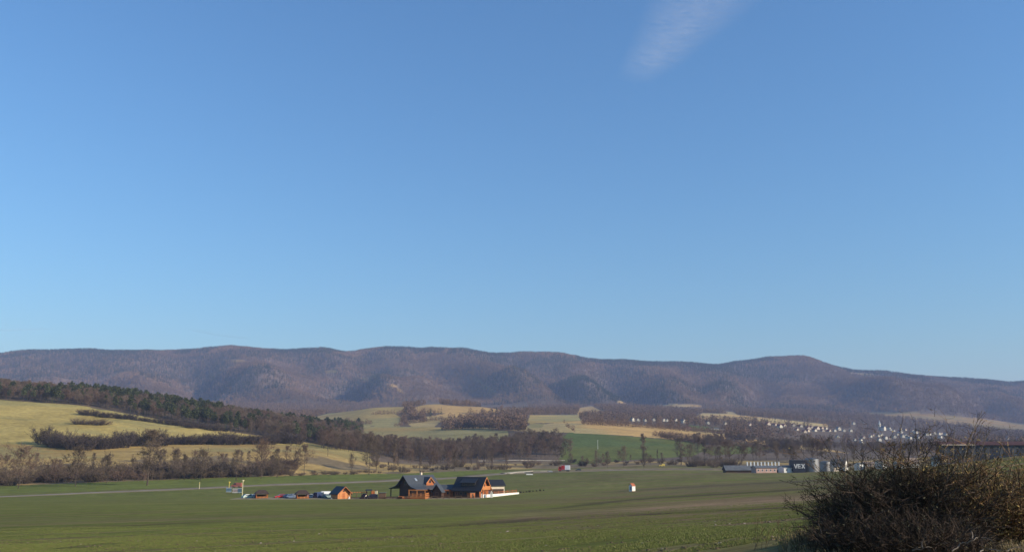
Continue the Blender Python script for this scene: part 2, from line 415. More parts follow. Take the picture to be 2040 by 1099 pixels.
def cover(a, Y, z):
    x = a * Y
    u, v = proj(x, Y, z)
    n = len(a)
    C = np.tile(WOODFLOOR, (n, 1))
    def lay(mask, col):
        mask = np.asarray(mask, float)[:, None]
        C[:] = C * (1 - mask) + np.asarray(col) * mask
    ly6, ly7, ly8, ly10, ly11 = (line_at(k, a) for k in (6, 7, 8, 10, 11))
    n1 = fbm(x / 40, Y / 40, 3); n2 = fbm(x / 9, Y / 9, 13); n3 = fbm(x / 150, Y / 150, 23)
    # crop field down to the stream
    s_ = x * ROW.x + Y * ROW.y; p_ = x * PER.x + (Y - P0.y) * PER.y
    band = fbm(s_ / 260, p_ / 7, 51, 4); band2 = fbm(s_ / 60, p_ / 1.6, 61, 3)
    br = np.clip(sstep(.38, .60, band * .75 + n3 * .25) * .9 + (band2 - .45) * .9, 0, 1) * sstep(700, 1400, u + 0 * v)
    br = np.maximum(br, np.clip((band2 - .46) * 2.0, 0, .6))
    fld = FIELD_G * (0.9 + .3 * (n1[:, None] - .5)) * (1 - br[:, None]) + FIELD_B * br[:, None]
    pale = sstep(.58, .72, fbm(s_ / 120, p_ / 3.2, 71, 3)) * sstep(5, 9, p_) * (1 - sstep(22, 34, p_)) * sstep(1000, 1350, u)
    fld = fld * (1 - .8 * pale[:, None]) + np.array([.24, .165, .10]) * .8 * pale[:, None]
    lines = .35 * np.exp(-((p_ - 0.8 * (vnoise(s_ / 14, s_ * 0, 3) - .5)) / .55) ** 2) * (.4 + .6 * sstep(300, 900, u)) * (.5 + .5 * vnoise(s_ / 5, p_, 8))
    lines += .2 * np.exp(-((p_ + 1.9 - 0.8 * (vnoise(s_ / 14, s_ * 0, 3) - .5)) / .4) ** 2) * vnoise(s_ / 4, p_, 9)
    lines += .55 * np.exp(-((p_ - 17 - 1.2 * (vnoise(s_ / 40, s_ * 0, 4) - .5)) / .9) ** 2) + .35 * np.exp(-((p_ - 44) / 2.2) ** 2)
    fld = fld * (1 - .85 * np.clip(lines, 0, 1))[:, None] + np.array([.055, .042, .026]) * (.85 * np.clip(lines, 0, 1))[:, None]
    # tramlines and thin strips of bare soil left by the seed drill
    for path, hw, col, st, u0, u1 in BANDS:
        dv = v - np.interp(u, [q[0] for q in path], [q[1] for q in path])
        jit = 1.6 * (vnoise(s_ / 9, p_ * 0, 6) - .5)
        wv = hw * (.6 + .8 * vnoise(s_ / 14, p_ * 0, 16))
        m_ = np.exp(-((dv + jit) / wv) ** 2) * st * sstep(u0, u1, u) * (.55 + .9 * (vnoise(s_ / 3, p_ / 1.5, 26) - .1))
        m_ = np.clip(m_, 0, .95)[:, None]
        fld = fld * (1 - m_) + np.array(col) * m_
    infield = Y < ly7
    lay(infield, fld)
    far = sstep(1.0, 1.03, Y / ly6) * infield
    lay(far * (u < 1000), FIELD_G * np.array([.95, .98, .95]))
    # verge by the road, rough ground along the stream
    if len(ROADPTS):
        rx = np.array([p.x for p in ROADPTS]); ry = np.array([p.y for p in ROADPTS])
        dr = np.abs(Y - np.interp(x, rx, ry))
        ky = np.clip(Y / 500, .6, 2)
        lay((1 - sstep(13 * ky, 30 * ky, dr + 12 * (n2 - .5))) * .9, VERGE * (.75 + .4 * (n1[:, None] - .3)))
    rough = (Y >= ly7 * (1.0 + .015 * (n1 - .5))) & (Y < ly8 * 1.02)
    lay(rough, SOIL * (.75 + .6 * (n2[:, None] - .2)))
    lay(rough * sstep(.5, .6, n1) * .8, OCHRE2)
    # left-hand hillside meadows
    hill = (Y > ly8 * .985) & (Y < ly10) & (u < 742 + 30 * (n1 - .5))
    g = fbm(x / 90, Y / 22, 33, 4)[:, None]
    lay(hill, OCHRE * (.78 + .5 * (g - .3)))
    lay(hill * (Y < line_at(9, a) * 1.0), OCHRE2 * (.75 + .55 * (g - .3)))
    lay(hill * sstep(.56, .68, fbm(x / 70, Y / 30, 35, 3)) * .45, np.array([.25, .235, .10]))
    lay((Y >= ly10) & (Y < ly11 * 1.3) & (u < 760), WOODFLOOR)
    mid = (Y >= ly8) & (Y < ly10) & (u >= 742)
    lay(mid, WOODFLOOR * 1.2)
    mt = sstep(3650, 3800, Y)
    lay(mt, MOUNT * (.8 + .55 * (n3[:, None] - .3)))
    pat = fbm(x / 170, Y / 120, 83, 3)
    for poly, (y0, y1), c in OPEN:
        k = inpoly(poly, u, v) & (Y > y0) & (Y < y1)
        c = c * (1 + np.array([.22, .04, -.12]) * (sstep(.45, .6, pat) - .35)[:, None])
        lay(k, c * (.88 + .35 * (fbm(x / 60, Y / 90, 81, 3)[:, None] - .35)))
    return C, u, v
def is_open(u, v, Y):
    r = np.zeros(u.shape, bool)
    for poly, (y0, y1), c in OPEN:
        r |= inpoly(poly, u, v) & (Y > y0) & (Y < y1)
    return r

# ------------------------------------------------------------------ road and tracks
ROADPX = [(-300,1000),(-120,994),(0,988.5),(90,985),(180,981.5),(330,975),(450,969.5),(520,966.5),(650,961.5),(760,958),(850,953.5),(930,949),(1000,943.5),(1060,940.5),(1110,938.5),(1220,935.5),(1340,933.5),(1420,934)]
ROADPTS = []
for u_, v_ in ROADPX:
    ROADPTS.append(hit(u_, v_, 300))
for i in range(1, len(ROADPTS)):            # keep the carriageway running on smoothly
    if ROADPTS[i].x <= ROADPTS[i - 1].x: ROADPTS[i].x = ROADPTS[i - 1].x + 5
ys_ = [p.y for p in ROADPTS]
for _ in range(2): ys_ = [ys_[0]] + [(ys_[i - 1] + 2 * ys_[i] + ys_[i + 1]) / 4 for i in range(1, len(ys_) - 1)] + [ys_[-1]]
for p, y in zip(ROADPTS, ys_): p.y = y
def resample(pts, step):
    out = [pts[0].copy()]
    for a_, b_ in zip(pts, pts[1:]):
        n = max(1, int((b_ - a_).length / step))
        for i in range(1, n + 1): out.append(a_.lerp(b_, i / n))
    return out
def ribbon(name, pts, wd, lift, m, skirt=1.2):
    pts = resample(pts, 4.0); vs = []; fs = []
    for i, p in enumerate(pts):
        d = pts[min(i + 1, len(pts) - 1)] - pts[max(i - 1, 0)]; d.z = 0; d.normalize()
        nrm = Vector((-d.y, d.x, 0))
        zc = max(ground((p + nrm * o).x, (p + nrm * o).y) for o in (-wd / 2, 0, wd / 2)) + lift
        for o, dz in ((-wd / 2 - skirt, -lift - .5), (-wd / 2, 0), (0, .05), (wd / 2, 0), (wd / 2 + skirt, -lift - .5)):
            q = p + nrm * o
            vs.append((q.x, q.y, zc + dz))
    for i in range(len(pts) - 1):
        for k in range(4):
            a_ = i * 5 + k; fs.append((a_, a_ + 1, a_ + 6, a_ + 5))
    me = bpy.data.meshes.new(name); me.from_pydata(vs, [], fs); me.materials.append(m); me.update()
    return tag(link_mesh(name, me), kind='structure')

def grid(name, us, Ys_of, m, nearfade=None):
    na, ny = len(us), Ys_of.shape[1]
    A = np.repeat(us[:, None], ny, 1); Yv = Ys_of
    z = Z(A, Yv)
    a_ = A.ravel(); y_ = Yv.ravel(); z_ = z.ravel()
    C, u, v = cover(a_, y_, z_)
    V = np.stack([a_ * y_, y_, z_], 1)
    i = np.arange(na - 1)[:, None]; j = np.arange(ny - 1)[None]
    b = (i * ny + j)
    Q = np.stack([b, b + ny, b + ny + 1, b + 1], -1).reshape(-1, 4)
    return tag(link_mesh(name, np_mesh(name, V, Q, [m], True, C)), kind='structure')
def aspan(n, lim=.62):
    return np.concatenate([np.linspace(-1.3, -lim, 40)[:-1], np.linspace(-lim, lim, n), np.linspace(lim, 1.3, 40)[1:]])
def yspan(us, lo, hi, n):
    return np.tile(np.exp(np.linspace(math.log(lo), math.log(hi), n))[None], (len(us), 1))
M_FIELD = land_mat('crop_soil', 5.0, .6, .42, .9, .12, math.atan2(ROW.y, ROW.x))
M_LAND = land_mat('land', .25, .03, .28, .5, .6)
M_MOUNT = land_mat('mountain_floor', .05, .006, .3, .4, 4.0)
us = aspan(440)
grid('field', us, np.tile(np.exp(np.concatenate([np.linspace(0, math.log(12), 30)[:-1], np.linspace(math.log(12), math.log(332), 430)]))[None], (len(us), 1)), M_FIELD)
us = aspan(900)
land_y = np.concatenate([np.exp(np.linspace(math.log(328), math.log(1250), 200)), np.exp(np.linspace(math.log(1250), math.log(3720), 110))[1:]])
grid('land', us, np.tile(land_y[None], (len(us), 1)), M_LAND)
us = aspan(560)
mt_y = np.concatenate([np.linspace(3690, 5750, 120), np.linspace(5750, 13000, 14)[1:]])
grid('mountains', us, np.tile(mt_y[None], (len(us), 1)), M_MOUNT)

M_ASPH = mat('worn_asphalt', (.215, .185, .15), (.15, .125, .095), .08, .95)
M_GRAVEL = mat('pale_gravel', (.44, .39, .30), (.32, .27, .20), 1.5, .95)
ribbon('road', ROADPTS, 4.6, .12, M_ASPH, 1.0)
ribbon('gravel_track', [hit(u_, v_, 420) for u_, v_ in ((1002,942.5),(1030,939.5),(1060,937.6),(1095,937.6),(1106,939.5))], 3.0, .25, M_GRAVEL, .6)
ribbon('gravel_path', [hit(u_, v_, 420) for u_, v_ in ((1012,943.2),(1026,941.5),(1045,941),(1060,941.2))], 2.2, .3, M_GRAVEL, .5)
ribbon('meadow_track', [hit(u_, v_, 600) for u_, v_ in ((950,917.5),(1000,917),(1060,916.5),(1125,916.5))], 3.5, .3, M_GRAVEL, .8)

# ------------------------------------------------------------------ haze and cirrus
hz = bpy.data.materials.new('haze'); hz.use_nodes = True
nt = hz.node_tree
nt.nodes.remove(nt.nodes['Principled BSDF'])
pv = nt.nodes.new('ShaderNodeVolumePrincipled')
pv.inputs['Color'].default_value = (.50, .64, 1.0, 1)
pv.inputs['Density'].default_value = HAZE_DENSITY
pv.inputs['Density Attribute'].default_value = ''
pv.inputs['Anisotropy'].default_value = 0.0
nt.links.new(pv.outputs[0], nt.nodes['Material Output'].inputs['Volume'])
tag(MB().box(-18000, 18000, -60, 13500, -80, 690).build('haze', hz), kind='stuff')

cm = bpy.data.materials.new('ice_cloud'); cm.use_nodes = True
nt = cm.node_tree; nt.nodes.remove(nt.nodes['Principled BSDF']); L = nt.links.new
tr = nt.nodes.new('ShaderNodeBsdfTransparent'); tl = nt.nodes.new('ShaderNodeBsdfTranslucent'); df = nt.nodes.new('ShaderNodeBsdfDiffuse')
tl.inputs[0].default_value = df.inputs[0].default_value = (.95, .95, .95, 1)
ad = nt.nodes.new('ShaderNodeMixShader'); ad.inputs[0].default_value = .35
L(tl.outputs[0], ad.inputs[1]); L(df.outputs[0], ad.inputs[2])
mx = nt.nodes.new('ShaderNodeMixShader'); L(tr.outputs[0], mx.inputs[1]); L(ad.outputs[0], mx.inputs[2])
a1 = nt.nodes.new('ShaderNodeAttribute'); a1.attribute_name = 'land'
tc = nt.nodes.new('ShaderNodeTexCoord'); mp = nt.nodes.new('ShaderNodeMapping'); mp.inputs['Scale'].default_value = (1.2, 2.6, 1)
nz = nt.nodes.new('ShaderNodeTexNoise'); nz.inputs['Scale'].default_value = .0035; nz.inputs['Detail'].default_value = 8; nz.inputs['Roughness'].default_value = .62; nz.inputs['Distortion'].default_value = .4
mr = nt.nodes.new('ShaderNodeMapRange'); mr.inputs['From Min'].default_value = .2; mr.inputs['From Max'].default_value = .8; mr.inputs['To Min'].default_value = .15
mu = nt.nodes.new('ShaderNodeMath'); mu.operation = 'MULTIPLY'
L(tc.outputs['Object'], mp.inputs[0]); L(mp.outputs[0], nz.inputs['Vector']); L(nz.outputs['Fac'], mr.inputs[0])
L(mr.outputs[0], mu.inputs[0]); L(a1.outputs['Fac'], mu.inputs[1]); L(mu.outputs[0], mx.inputs[0])
L(mx.outputs[0], nt.nodes['Material Output'].inputs['Surface'])
def cirrus(alt, path, wid, strength):
    """A thin sheet of ice cloud at its altitude; it thins out away from its axis."""
    pts = []
    for u_, v_ in path:
        Y = (alt - CAM_Z) / float(slope(v_)); pts.append(Vector((float(aof(u_, v_)) * Y, Y, alt)))
    vs = []; col = []; n = 40; k = 24; fs = []
    for i in range(n + 1):
        t = i / n * (len(pts) - 1); j = min(int(t), len(pts) - 2)
        p = pts[j].lerp(pts[j + 1], t - j); d = (pts[j + 1] - pts[j]).normalized(); nr = Vector((-d.y, d.x, 0))
        ww = wid[0] + (wid[1] - wid[0]) * i / n
        for q in range(k + 1):
            s = q / k * 2 - 1
            r = p + nr * s * ww
            vs.append((r.x, r.y, alt + 500 * (s * s) * .1))
            e = max(0, 1 - abs(s) ** 1.5) ** 1.2 * min(1, i / n * 6) * min(1, (1 - i / n) * 8)
            col.append([e * strength] * 3)
    for i in range(n):
        for q in range(k):
            b = i * (k + 1) + q; fs.append((b, b + 1, b + k + 2, b + k + 1))
    return tag(link_mesh('cloud', np_mesh('cloud', vs, fs, [cm], True, np.array(col))), kind='stuff')
cirrus(6000, [(1268, 168), (1330, 95), (1385, 30), (1450, -60), (1520, -150)], (420, 1150), .34)
cirrus(2600, [(-180, 662), (-60, 661), (40, 658), (110, 655)], (250, 200), .16)
cirrus(2600, [(370, 655), (430, 668), (500, 676)], (200, 200), .12)
# ------------------------------------------------------------------ woods: prototypes
M_BARK = mat('bark', (.105, .08, .062), (.065, .05, .04), 2.0, .95, .4, .1, per_object=.2)
M_TWIG = mat('twigs', (.19, .138, .095), (.125, .092, .066), .35, .95, 0, .05, per_object=.28)
M_TWIGD = mat('dark_twigs', (.095, .072, .06), (.06, .046, .04), .4, .95, 0, .05, per_object=.25)
M_TWIGR = mat('russet_twigs', (.19, .122, .085), (.115, .077, .058), .4, .95, 0, .05, per_object=.25)
M_NEEDLE = mat('needles', (.092, .102, .040), (.05, .06, .027), .6, .9, 0, .1, per_object=.3)
M_FARTWIG = mat('far_twigs', (.225, .14, .085), (.14, .09, .06), .03, .95, 0, .05, per_object=.3, coord='Object')
M_FARNEED = mat('far_needles', (.038, .055, .034), (.025, .038, .026), .03, .95, 0, .05, per_object=.25)

def rnd(a, b): return random.uniform(a, b)
def gen_tree(seed, h, spread, t0, nl, up, twigw=.05, dens=1.0, lean=.02):
    random.seed(seed)
    tk, cr = MB(), MB()
    n = 7; pts = []; x = y = 0
    for i in range(n):
        pts.append(Vector((x, y, h * .86 * i / (n - 1)))); x += rnd(-lean, lean) * h; y += rnd(-lean, lean) * h
    r0 = h * .0105
    tk.tube(pts, [r0 * (1.25 if i == 0 else 1) * (1 - .85 * i / (n - 1)) for i in range(n)], 6)
    def tpos(t):
        f = t * (n - 1); i = min(int(f), n - 2); return pts[i].lerp(pts[i + 1], f - i)
    for k in range(nl):
        t = t0 + (1 - t0) * (k + rnd(0, .8)) / nl; t = min(t, .99)
        p = tpos(t); az = k * 2.4 + rnd(-.5, .5)
        shape = math.sin(math.pi * (.18 + .80 * (t - t0) / (1 - t0))) ** .7
        ln = spread * shape * rnd(.75, 1.15) + h * .04
        el = up + (1.15 - up) * ((t - t0) / (1 - t0)) ** 1.5 * .8 + rnd(-.12, .12)
        d = Vector((math.cos(az) * math.cos(el), math.sin(az) * math.cos(el), math.sin(el)))
        lp = [p]
        for i in range(4):
            d = (d + Vector((rnd(-.2, .2), rnd(-.2, .2), rnd(-.02, .22)))).normalized()
            lp.append(lp[-1] + d * ln / 4)
        rr = r0 * (1 - .8 * t) * .55
        tk.tube(lp, [rr, rr * .75, rr * .5, rr * .3, rr * .12], 4)
        for b in range(int(7 * dens)):
            tb = rnd(.2, 1); i = min(int(tb * 4), 3); q = lp[i].lerp(lp[i + 1], tb * 4 - i)
            bd = (d * .6 + Vector((rnd(-1, 1), rnd(-1, 1), rnd(-.35, .9)))).normalized(); bl = ln * rnd(.28, .5)
            e = q + bd * bl
            cr.tube([q, q.lerp(e, .5) + Vector((0, 0, bl * .05)), e], [rr * .4 + .01, rr * .28 + .006, rr * .06], 3)
            for s in range(6):
                ts = rnd(.15, 1); sq = q.lerp(e, ts)
                s_d = (bd * .7 + Vector((rnd(-1, 1), rnd(-1, 1), rnd(-.5, .8)))).normalized(); sl = bl * rnd(.35, .7)
                se = sq + s_d * sl
                cr.sliver(sq, se, twigw * 1.5)
                for w_ in range(7):
                    wq = sq.lerp(se, rnd(.2, 1))
                    wd = (s_d * .6 + Vector((rnd(-1, 1), rnd(-1, 1), rnd(-.5, .8)))).normalized()
                    cr.sliver(wq, wq + wd * rnd(.35, 1.0) * h / 14, twigw)
    return tk, cr
def gen_shrub(seed, h, w_, stems, twigw=.04, dens=1.0):
    random.seed(seed)
    tk, cr = MB(), MB()
    for k in range(stems):
        az = rnd(0, 6.283); rr = w_ * .35 * math.sqrt(random.random())
        p = Vector((rr * math.cos(az), rr * math.sin(az), 0))
        out = rnd(.1, .9); ln = h * rnd(.7, 1.1)
        d = Vector((math.cos(az) * out, math.sin(az) * out, 1)).normalized()
        lp = [p]
        for i in range(3):
            d = (d + Vector((rnd(-.25, .25), rnd(-.25, .25), rnd(-.2, .05)))).normalized(); lp.append(lp[-1] + d * ln / 3)
        tk.tube(lp, [.05 * h / 3, .035 * h / 3, .02 * h / 3, .006], 3)
        for b in range(int(12 * dens)):
            tb = rnd(.1, 1); i = min(int(tb * 3), 2); q = lp[i].lerp(lp[i + 1], tb * 3 - i)
            bd = (d * .5 + Vector((rnd(-1, 1), rnd(-1, 1), rnd(-.3, .8)))).normalized(); bl = h * rnd(.15, .38)
            cr.sliver(q, q + bd * bl, twigw * 1.6)
            for s in range(5):
                sq = q + bd * bl * rnd(.2, 1)
                s_d = (bd * .5 + Vector((rnd(-1, 1), rnd(-1, 1), rnd(-.5, .8)))).normalized()
                cr.sliver(sq, sq + s_d * h * rnd(.08, .22), twigw)
    return tk, cr
def gen_conifer(seed, h, w_, pine=False):
    random.seed(seed)
    tk, cr = MB(), MB()
    tk.tube([(0, 0, 0), (0, 0, h * .5), (0, 0, h * .97)], [h * .014, h * .009, .02], 5)
    lo = .45 if pine else .14
    nl = 26 if pine else 34
    for k in range(nl):
        t = lo + (1 - lo) * k / nl; z = t * h
        rel = (t - lo) / (1 - lo)
        rad = w_ * ((1 - rel) ** .8 if not pine else math.sin(math.pi * (.25 + .72 * rel)) ** .8) * rnd(.75, 1.1)
        for b in range(6):
            az = rnd(0, 6.283); e = Vector((math.cos(az) * rad, math.sin(az) * rad, z + (rnd(-.6, .2) if not pine else rnd(0, .9))))
            q = Vector((0, 0, z))
            for s in range(4):
                f = rnd(.3, 1); c = q.lerp(e, f); sz = (.45 + .5 * rad / w_) * rnd(.6, 1.2) * h / 16
                d1 = Vector((rnd(-1, 1), rnd(-1, 1), rnd(-.5, .5))).normalized() * sz; d2 = Vector((rnd(-1, 1), rnd(-1, 1), rnd(-.4, .6))).normalized() * sz
                cr.add([tuple(c - d1), tuple(c + d2), tuple(c + d1)], [(0, 1, 2)])
    return tk, cr
def gen_far(seed, h, w_, n, conifer=False, sz=1.6):
    random.seed(seed); m = MB()
    if not conifer: m.tube([(0, 0, -1), (0, 0, h * .6)], [.28, .1], 3)
    for k in range(n):
        if conifer:
            t = random.random() ** 1.3; z = h * (.08 + .9 * t); r = w_ * (1 - t) * math.sqrt(random.random()) + .1
        else:
            zz = rnd(-1, 1); z = h * (.58 + .40 * zz); r = w_ * math.sqrt(max(0, 1 - zz * zz)) * random.random() ** .4
        az = rnd(0, 6.283); c = Vector((r * math.cos(az), r * math.sin(az), z)); s = sz * rnd(.6, 1.3) * (.6 + .4 * (1 - z / h))
        d1 = Vector((rnd(-1, 1), rnd(-1, 1), rnd(-.7, 1))).normalized() * s; d2 = Vector((rnd(-1, 1), rnd(-1, 1), rnd(-.4, 1))).normalized() * s
        m.add([tuple(c - d1), tuple(c + d2), tuple(c + d1 * .8)], [(0, 1, 2)])
    return m

def house_px():
    z6 = lambda a_, b_: (1200 + a_ / 4.08, 800 + b_ / 4.08)
    z7 = lambda a_, b_: (1620 + a_ / 4.857, 810 + b_ / 4.857)
    r = {}
    r['row'] = [z6(*q_) for q_ in ((243,147),(290,146),(345,150),(418,147),(497,150),(527,152),(597,150),(657,162),(857,173),(1000,178))]
    r['red'] = [z6(*q_) for q_ in ((1345,178),(1400,182),(1440,200),(1470,195),(1555,187),(1580,222),(1610,195),(1665,232),(1670,214),(1700,203),(1725,230),(1740,212),(1780,212),(1790,230),(1815,214),(1840,232),(1640,240),(1198,182))]
    r['four'] = [z7(*q_) for q_ in ((208,225),(245,210),(298,225),(363,225),(392,157))]
    r['low'] = [z7(*q_) for q_ in ((402,318),(458,320),(488,290),(470,372),(555,278),(575,268),(235,283))]
    r['east'] = [z7(*q_) for q_ in ((630,275),(650,270),(685,290),(640,322),(737,298),(785,290),(735,208),(780,225),(845,210),(850,240),(885,215),(865,285),(910,290),(935,300),(965,225),(990,245),(1015,240),(1015,298),(1080,262),(1110,262),(1170,250),(1215,258),(1235,252),(1280,267),(1230,290),(750,215),(835,235),(895,280),(920,280),(975,290),(1000,292),(1095,265),(1125,262),(1880,302),(1975,310),(700,300),(815,262),(660,262))]
    return r
def clear_of_houses(u, v):
    r = np.ones(len(u), bool)
    for hu, hv in sum(HPX.values(), []) + [(1751, 855), (1756, 855), (1763, 855)]:
        r &= ~((np.abs(u - hu) < 5.5) & (v > hv - 1) & (v < hv + (22 if hu > 1620 else 13)))
    return r

# ------------------------------------------------------------------ woods: masses nobody could count
def scatter(name, protos, pts, scl, idx, label=None, cat=None):
    """One mass: protos is a list of meshes, instanced on points."""
    pc = bpy.data.collections.new(name + '_kinds')
    for i, me in enumerate(protos):
        pc.objects.link(bpy.data.objects.new('%s_kind_%02d' % (name, i), me))
    me = bpy.data.meshes.new(name)
    n = len(pts); me.vertices.add(n); me.vertices.foreach_set('co', np.asarray(pts, np.float32).ravel())
    r = np.zeros((n, 3), np.float32); r[:, 2] = rng.uniform(0, 6.283, n); r[:, 0] = rng.normal(0, .05, n)
    for nm, ty, dat in (('turn', 'FLOAT_VECTOR', r), ('size', 'FLOAT', np.asarray(scl, np.float32)), ('which', 'INT', np.asarray(idx, np.int32))):
        a_ = me.attributes.new(nm, ty, 'POINT')
        a_.data.foreach_set('vector' if ty == 'FLOAT_VECTOR' else 'value', dat.ravel())
    o = link_mesh(name, me)
    ng = bpy.data.node_groups.new(name, 'GeometryNodeTree')
    ng.interface.new_socket('Geometry', in_out='INPUT', socket_type='NodeSocketGeometry')
    ng.interface.new_socket('Geometry', in_out='OUTPUT', socket_type='NodeSocketGeometry')
    N = ng.nodes.new; L = ng.links.new
    gi, go, ip, ci = N('NodeGroupInput'), N('NodeGroupOutput'), N('GeometryNodeInstanceOnPoints'), N('GeometryNodeCollectionInfo')
    ci.inputs['Collection'].default_value = pc; ci.inputs['Separate Children'].default_value = True; ci.inputs['Reset Children'].default_value = True
    def na(nm, ty):
        q = N('GeometryNodeInputNamedAttribute'); q.data_type = ty; q.inputs['Name'].default_value = nm; return q.outputs['Attribute']
    L(gi.outputs[0], ip.inputs['Points']); L(ci.outputs[0], ip.inputs['Instance']); ip.inputs['Pick Instance'].default_value = True
    L(na('which', 'INT'), ip.inputs['Instance Index']); L(na('size', 'FLOAT'), ip.inputs['Scale'])
    e2r = N('FunctionNodeEulerToRotation'); L(na('turn', 'FLOAT_VECTOR'), e2r.inputs[0]); L(e2r.outputs[0], ip.inputs['Rotation'])
    L(ip.outputs[0], go.inputs[0])
    o.modifiers.new('woods', 'NODES').node_group = ng
    return tag(o, label, cat, None, 'stuff')
def sample(n, y0, y1, lim=.66):
    Y = np.sqrt(rng.uniform(y0 * y0, y1 * y1, n)); a = rng.uniform(-lim, lim, n)
    z = Z(a, Y); u, v = proj(a * Y, Y, z)
    return a, Y, z, u, v

far_b = [gen_far(100 + i, 13 + i, 4.6, 60).mesh('far_tree', M_FARTWIG) for i in range(3)]
M_FARRUST = mat('far_russet_twigs', (.32, .195, .11), (.23, .145, .09), .03, .95, 0, .05, per_object=.25)
far_c = [gen_far(110 + i, 15 + i, 3.2, 60, True, 1.5).mesh('far_conifer', M_FARNEED) for i in range(2)]
a, Y, z, u, v = sample(120000, 3680, 5750)
a2, Y2, z2, u2, v2 = sample(9000, 5450, 5720)
a, Y, z, u, v = (np.concatenate(q) for q in zip((a, Y, z, u, v), (a2, Y2, z2, u2, v2)))
keep = ~is_open(u, v, Y); a, Y, z, u, v = (q[keep] for q in (a, Y, z, u, v))
x = a * Y
cz = fbm(x / 330, Y / 420, 77, 4)
PATCH = [(470,770,50,26),(540,770,35,16),(1230,790,90,10),(520,745,30,15),(680,790,40,18),(1100,735,40,18),(1190,770,70,22),(1240,745,60,14),(1450,735,60,25),(1440,770,30,20),(990,715,60,10),(1560,755,60,10),(760,765,30,14),(1280,725,60,9)]
cp = np.zeros(len(u))
for pu, pv_, wu, wv in PATCH: cp = np.maximum(cp, np.exp(-((u - pu) / wu) ** 2 - ((v - pv_) / wv) ** 2))
cres = sstep(5250, 5550, Y) * .6
pcon = np.clip(sstep(.55, .62, cz) * .7 + cp * .95 + cres - .05, 0, .95)
isc = rng.random(len(u)) < pcon
HPX = house_px()
vcr = np.interp(u, [p_[0] for p_ in LINES[17]], [p_[1] for p_ in LINES[17]])
isc |= (v - vcr < 5) & (fbm(x / 150, x * 0, 27, 3) > .38) & (rng.random(len(u)) < .85)
rus = (fbm(x / 210, Y / 260, 97, 4) > .53) & (rng.random(len(u)) < .75) & ~isc
far_r = [gen_far(120 + i, 13 + i, 4.6, 60).mesh('far_tree', M_FARRUST) for i in range(2)]
scatter('mountain_forest', far_b + far_c + far_r, np.stack([x, Y, z - .3], 1), rng.uniform(.75, 1.25, len(u)), np.where(isc, rng.integers(3, 5, len(u)), np.where(rus, rng.integers(5, 7, len(u)), rng.integers(0, 3, len(u)))))
a, Y, z, u, v = sample(60000, 1230, 3700)
x = a * Y
dn = fbm(x / 170, Y / 240, 91, 4)
road_gap = (v < 905)
keep = (~is_open(u, v, Y)) & road_gap & (dn > .36) & ~((u < 700) & (Y < 1350)) & ~((u > 600) & (u < 1040) & (Y < 1560))
town = (u > 1530) & (u < 1960) & (v > 835) & (v < 892)
keep &= ~(town & (rng.random(len(u)) < .45))
keep &= clear_of_houses(u, v)
a, Y, z, u, v, x = (q[keep] for q in (a, Y, z, u, v, x))
scatter('foothill_woods', far_b + far_c, np.stack([x, Y, z - .3], 1), rng.uniform(.5, 1.05, len(u)), np.where(rng.random(len(u)) < .07, 3, rng.integers(0, 3, len(u))))
# ------------------------------------------------------------------ trees that can be told apart
def tree_thing(name, gen, tw, bark, label, cat):
    t = empty(name, (0, 0, 0), 0, label, cat)
    gen[0].build('trunk', bark, t); gen[1].build('crown', tw, t)
    return t
BROAD = [tree_thing('bare_tree', gen_tree(200 + i, 12, s, t0, nl, up), M_TWIG if i % 2 else M_TWIGR, M_BARK, 'bare tree', 'tree')
         for i, (s, t0, nl, up) in enumerate(((5.2, .22, 17, .45), (4.6, .18, 18, .6), (5.6, .28, 16, .35), (4.2, .15, 18, .75)))]
NARROW = [tree_thing('bare_tree', gen_tree(210 + i, 15, s, t0, nl, up, .045, .9), M_TWIG, M_BARK, 'tall bare tree', 'tree')
          for i, (s, t0, nl, up) in enumerate(((2.9, .2, 20, .7), (2.3, .3, 18, .9)))]
SHRUBS = [tree_thing('bare_shrub', gen_shrub(220 + i, h, w_, st, .045), M_TWIG if i != 1 else M_TWIGR, M_BARK, 'bare shrub', 'shrub')
          for i, (h, w_, st) in enumerate(((4.5, 5, 34), (3.5, 5, 30), (5.5, 5, 36)))]
DARKS = [tree_thing('dark_shrub', gen_shrub(230 + i, 5, 6, 40, .075, 1.2), M_TWIGD, M_BARK, 'dark shrub', 'shrub') for i in range(2)]
CONIF = [tree_thing('pine_tree', gen_conifer(240 + i, 16, w_, pine), M_NEEDLE, M_BARK, 'pine tree', 'tree') for i, (w_, pine) in enumerate(((3.4, True), (3.0, True), (3.8, True)))]
H0 = {'b': 12.0, 'n': 15.0, 's': 4.5, 'd': 5.0, 'c': 16.0}
SETS = {'b': BROAD, 'n': NARROW, 's': SHRUBS, 'd': DARKS, 'c': CONIF}
USED = set()
def plant(kind, p, h, label, group, wide=1.0, rz=None, which=None):
    random.seed(int(p[0] * 13 + p[1] * 7) & 0xffff)
    src = SETS[kind][random.randrange(len(SETS[kind])) if which is None else which]
    s = h / H0[kind]; sc = (s * wide * rnd(.9, 1.1), s * wide * rnd(.9, 1.1), s)
    rz = rnd(0, 6.28) if rz is None else rz
    loc = (p[0], p[1], p[2] - .05)
    if src.name not in USED:
        USED.add(src.name); src.location = loc; src.rotation_euler = (0, 0, rz); src.scale = sc
        src['label'] = label; src['group'] = group
        return src
    return copy_tree(src, loc, rz, sc, label, group)
def hpx(px, Y): return px * Y / 1830.0

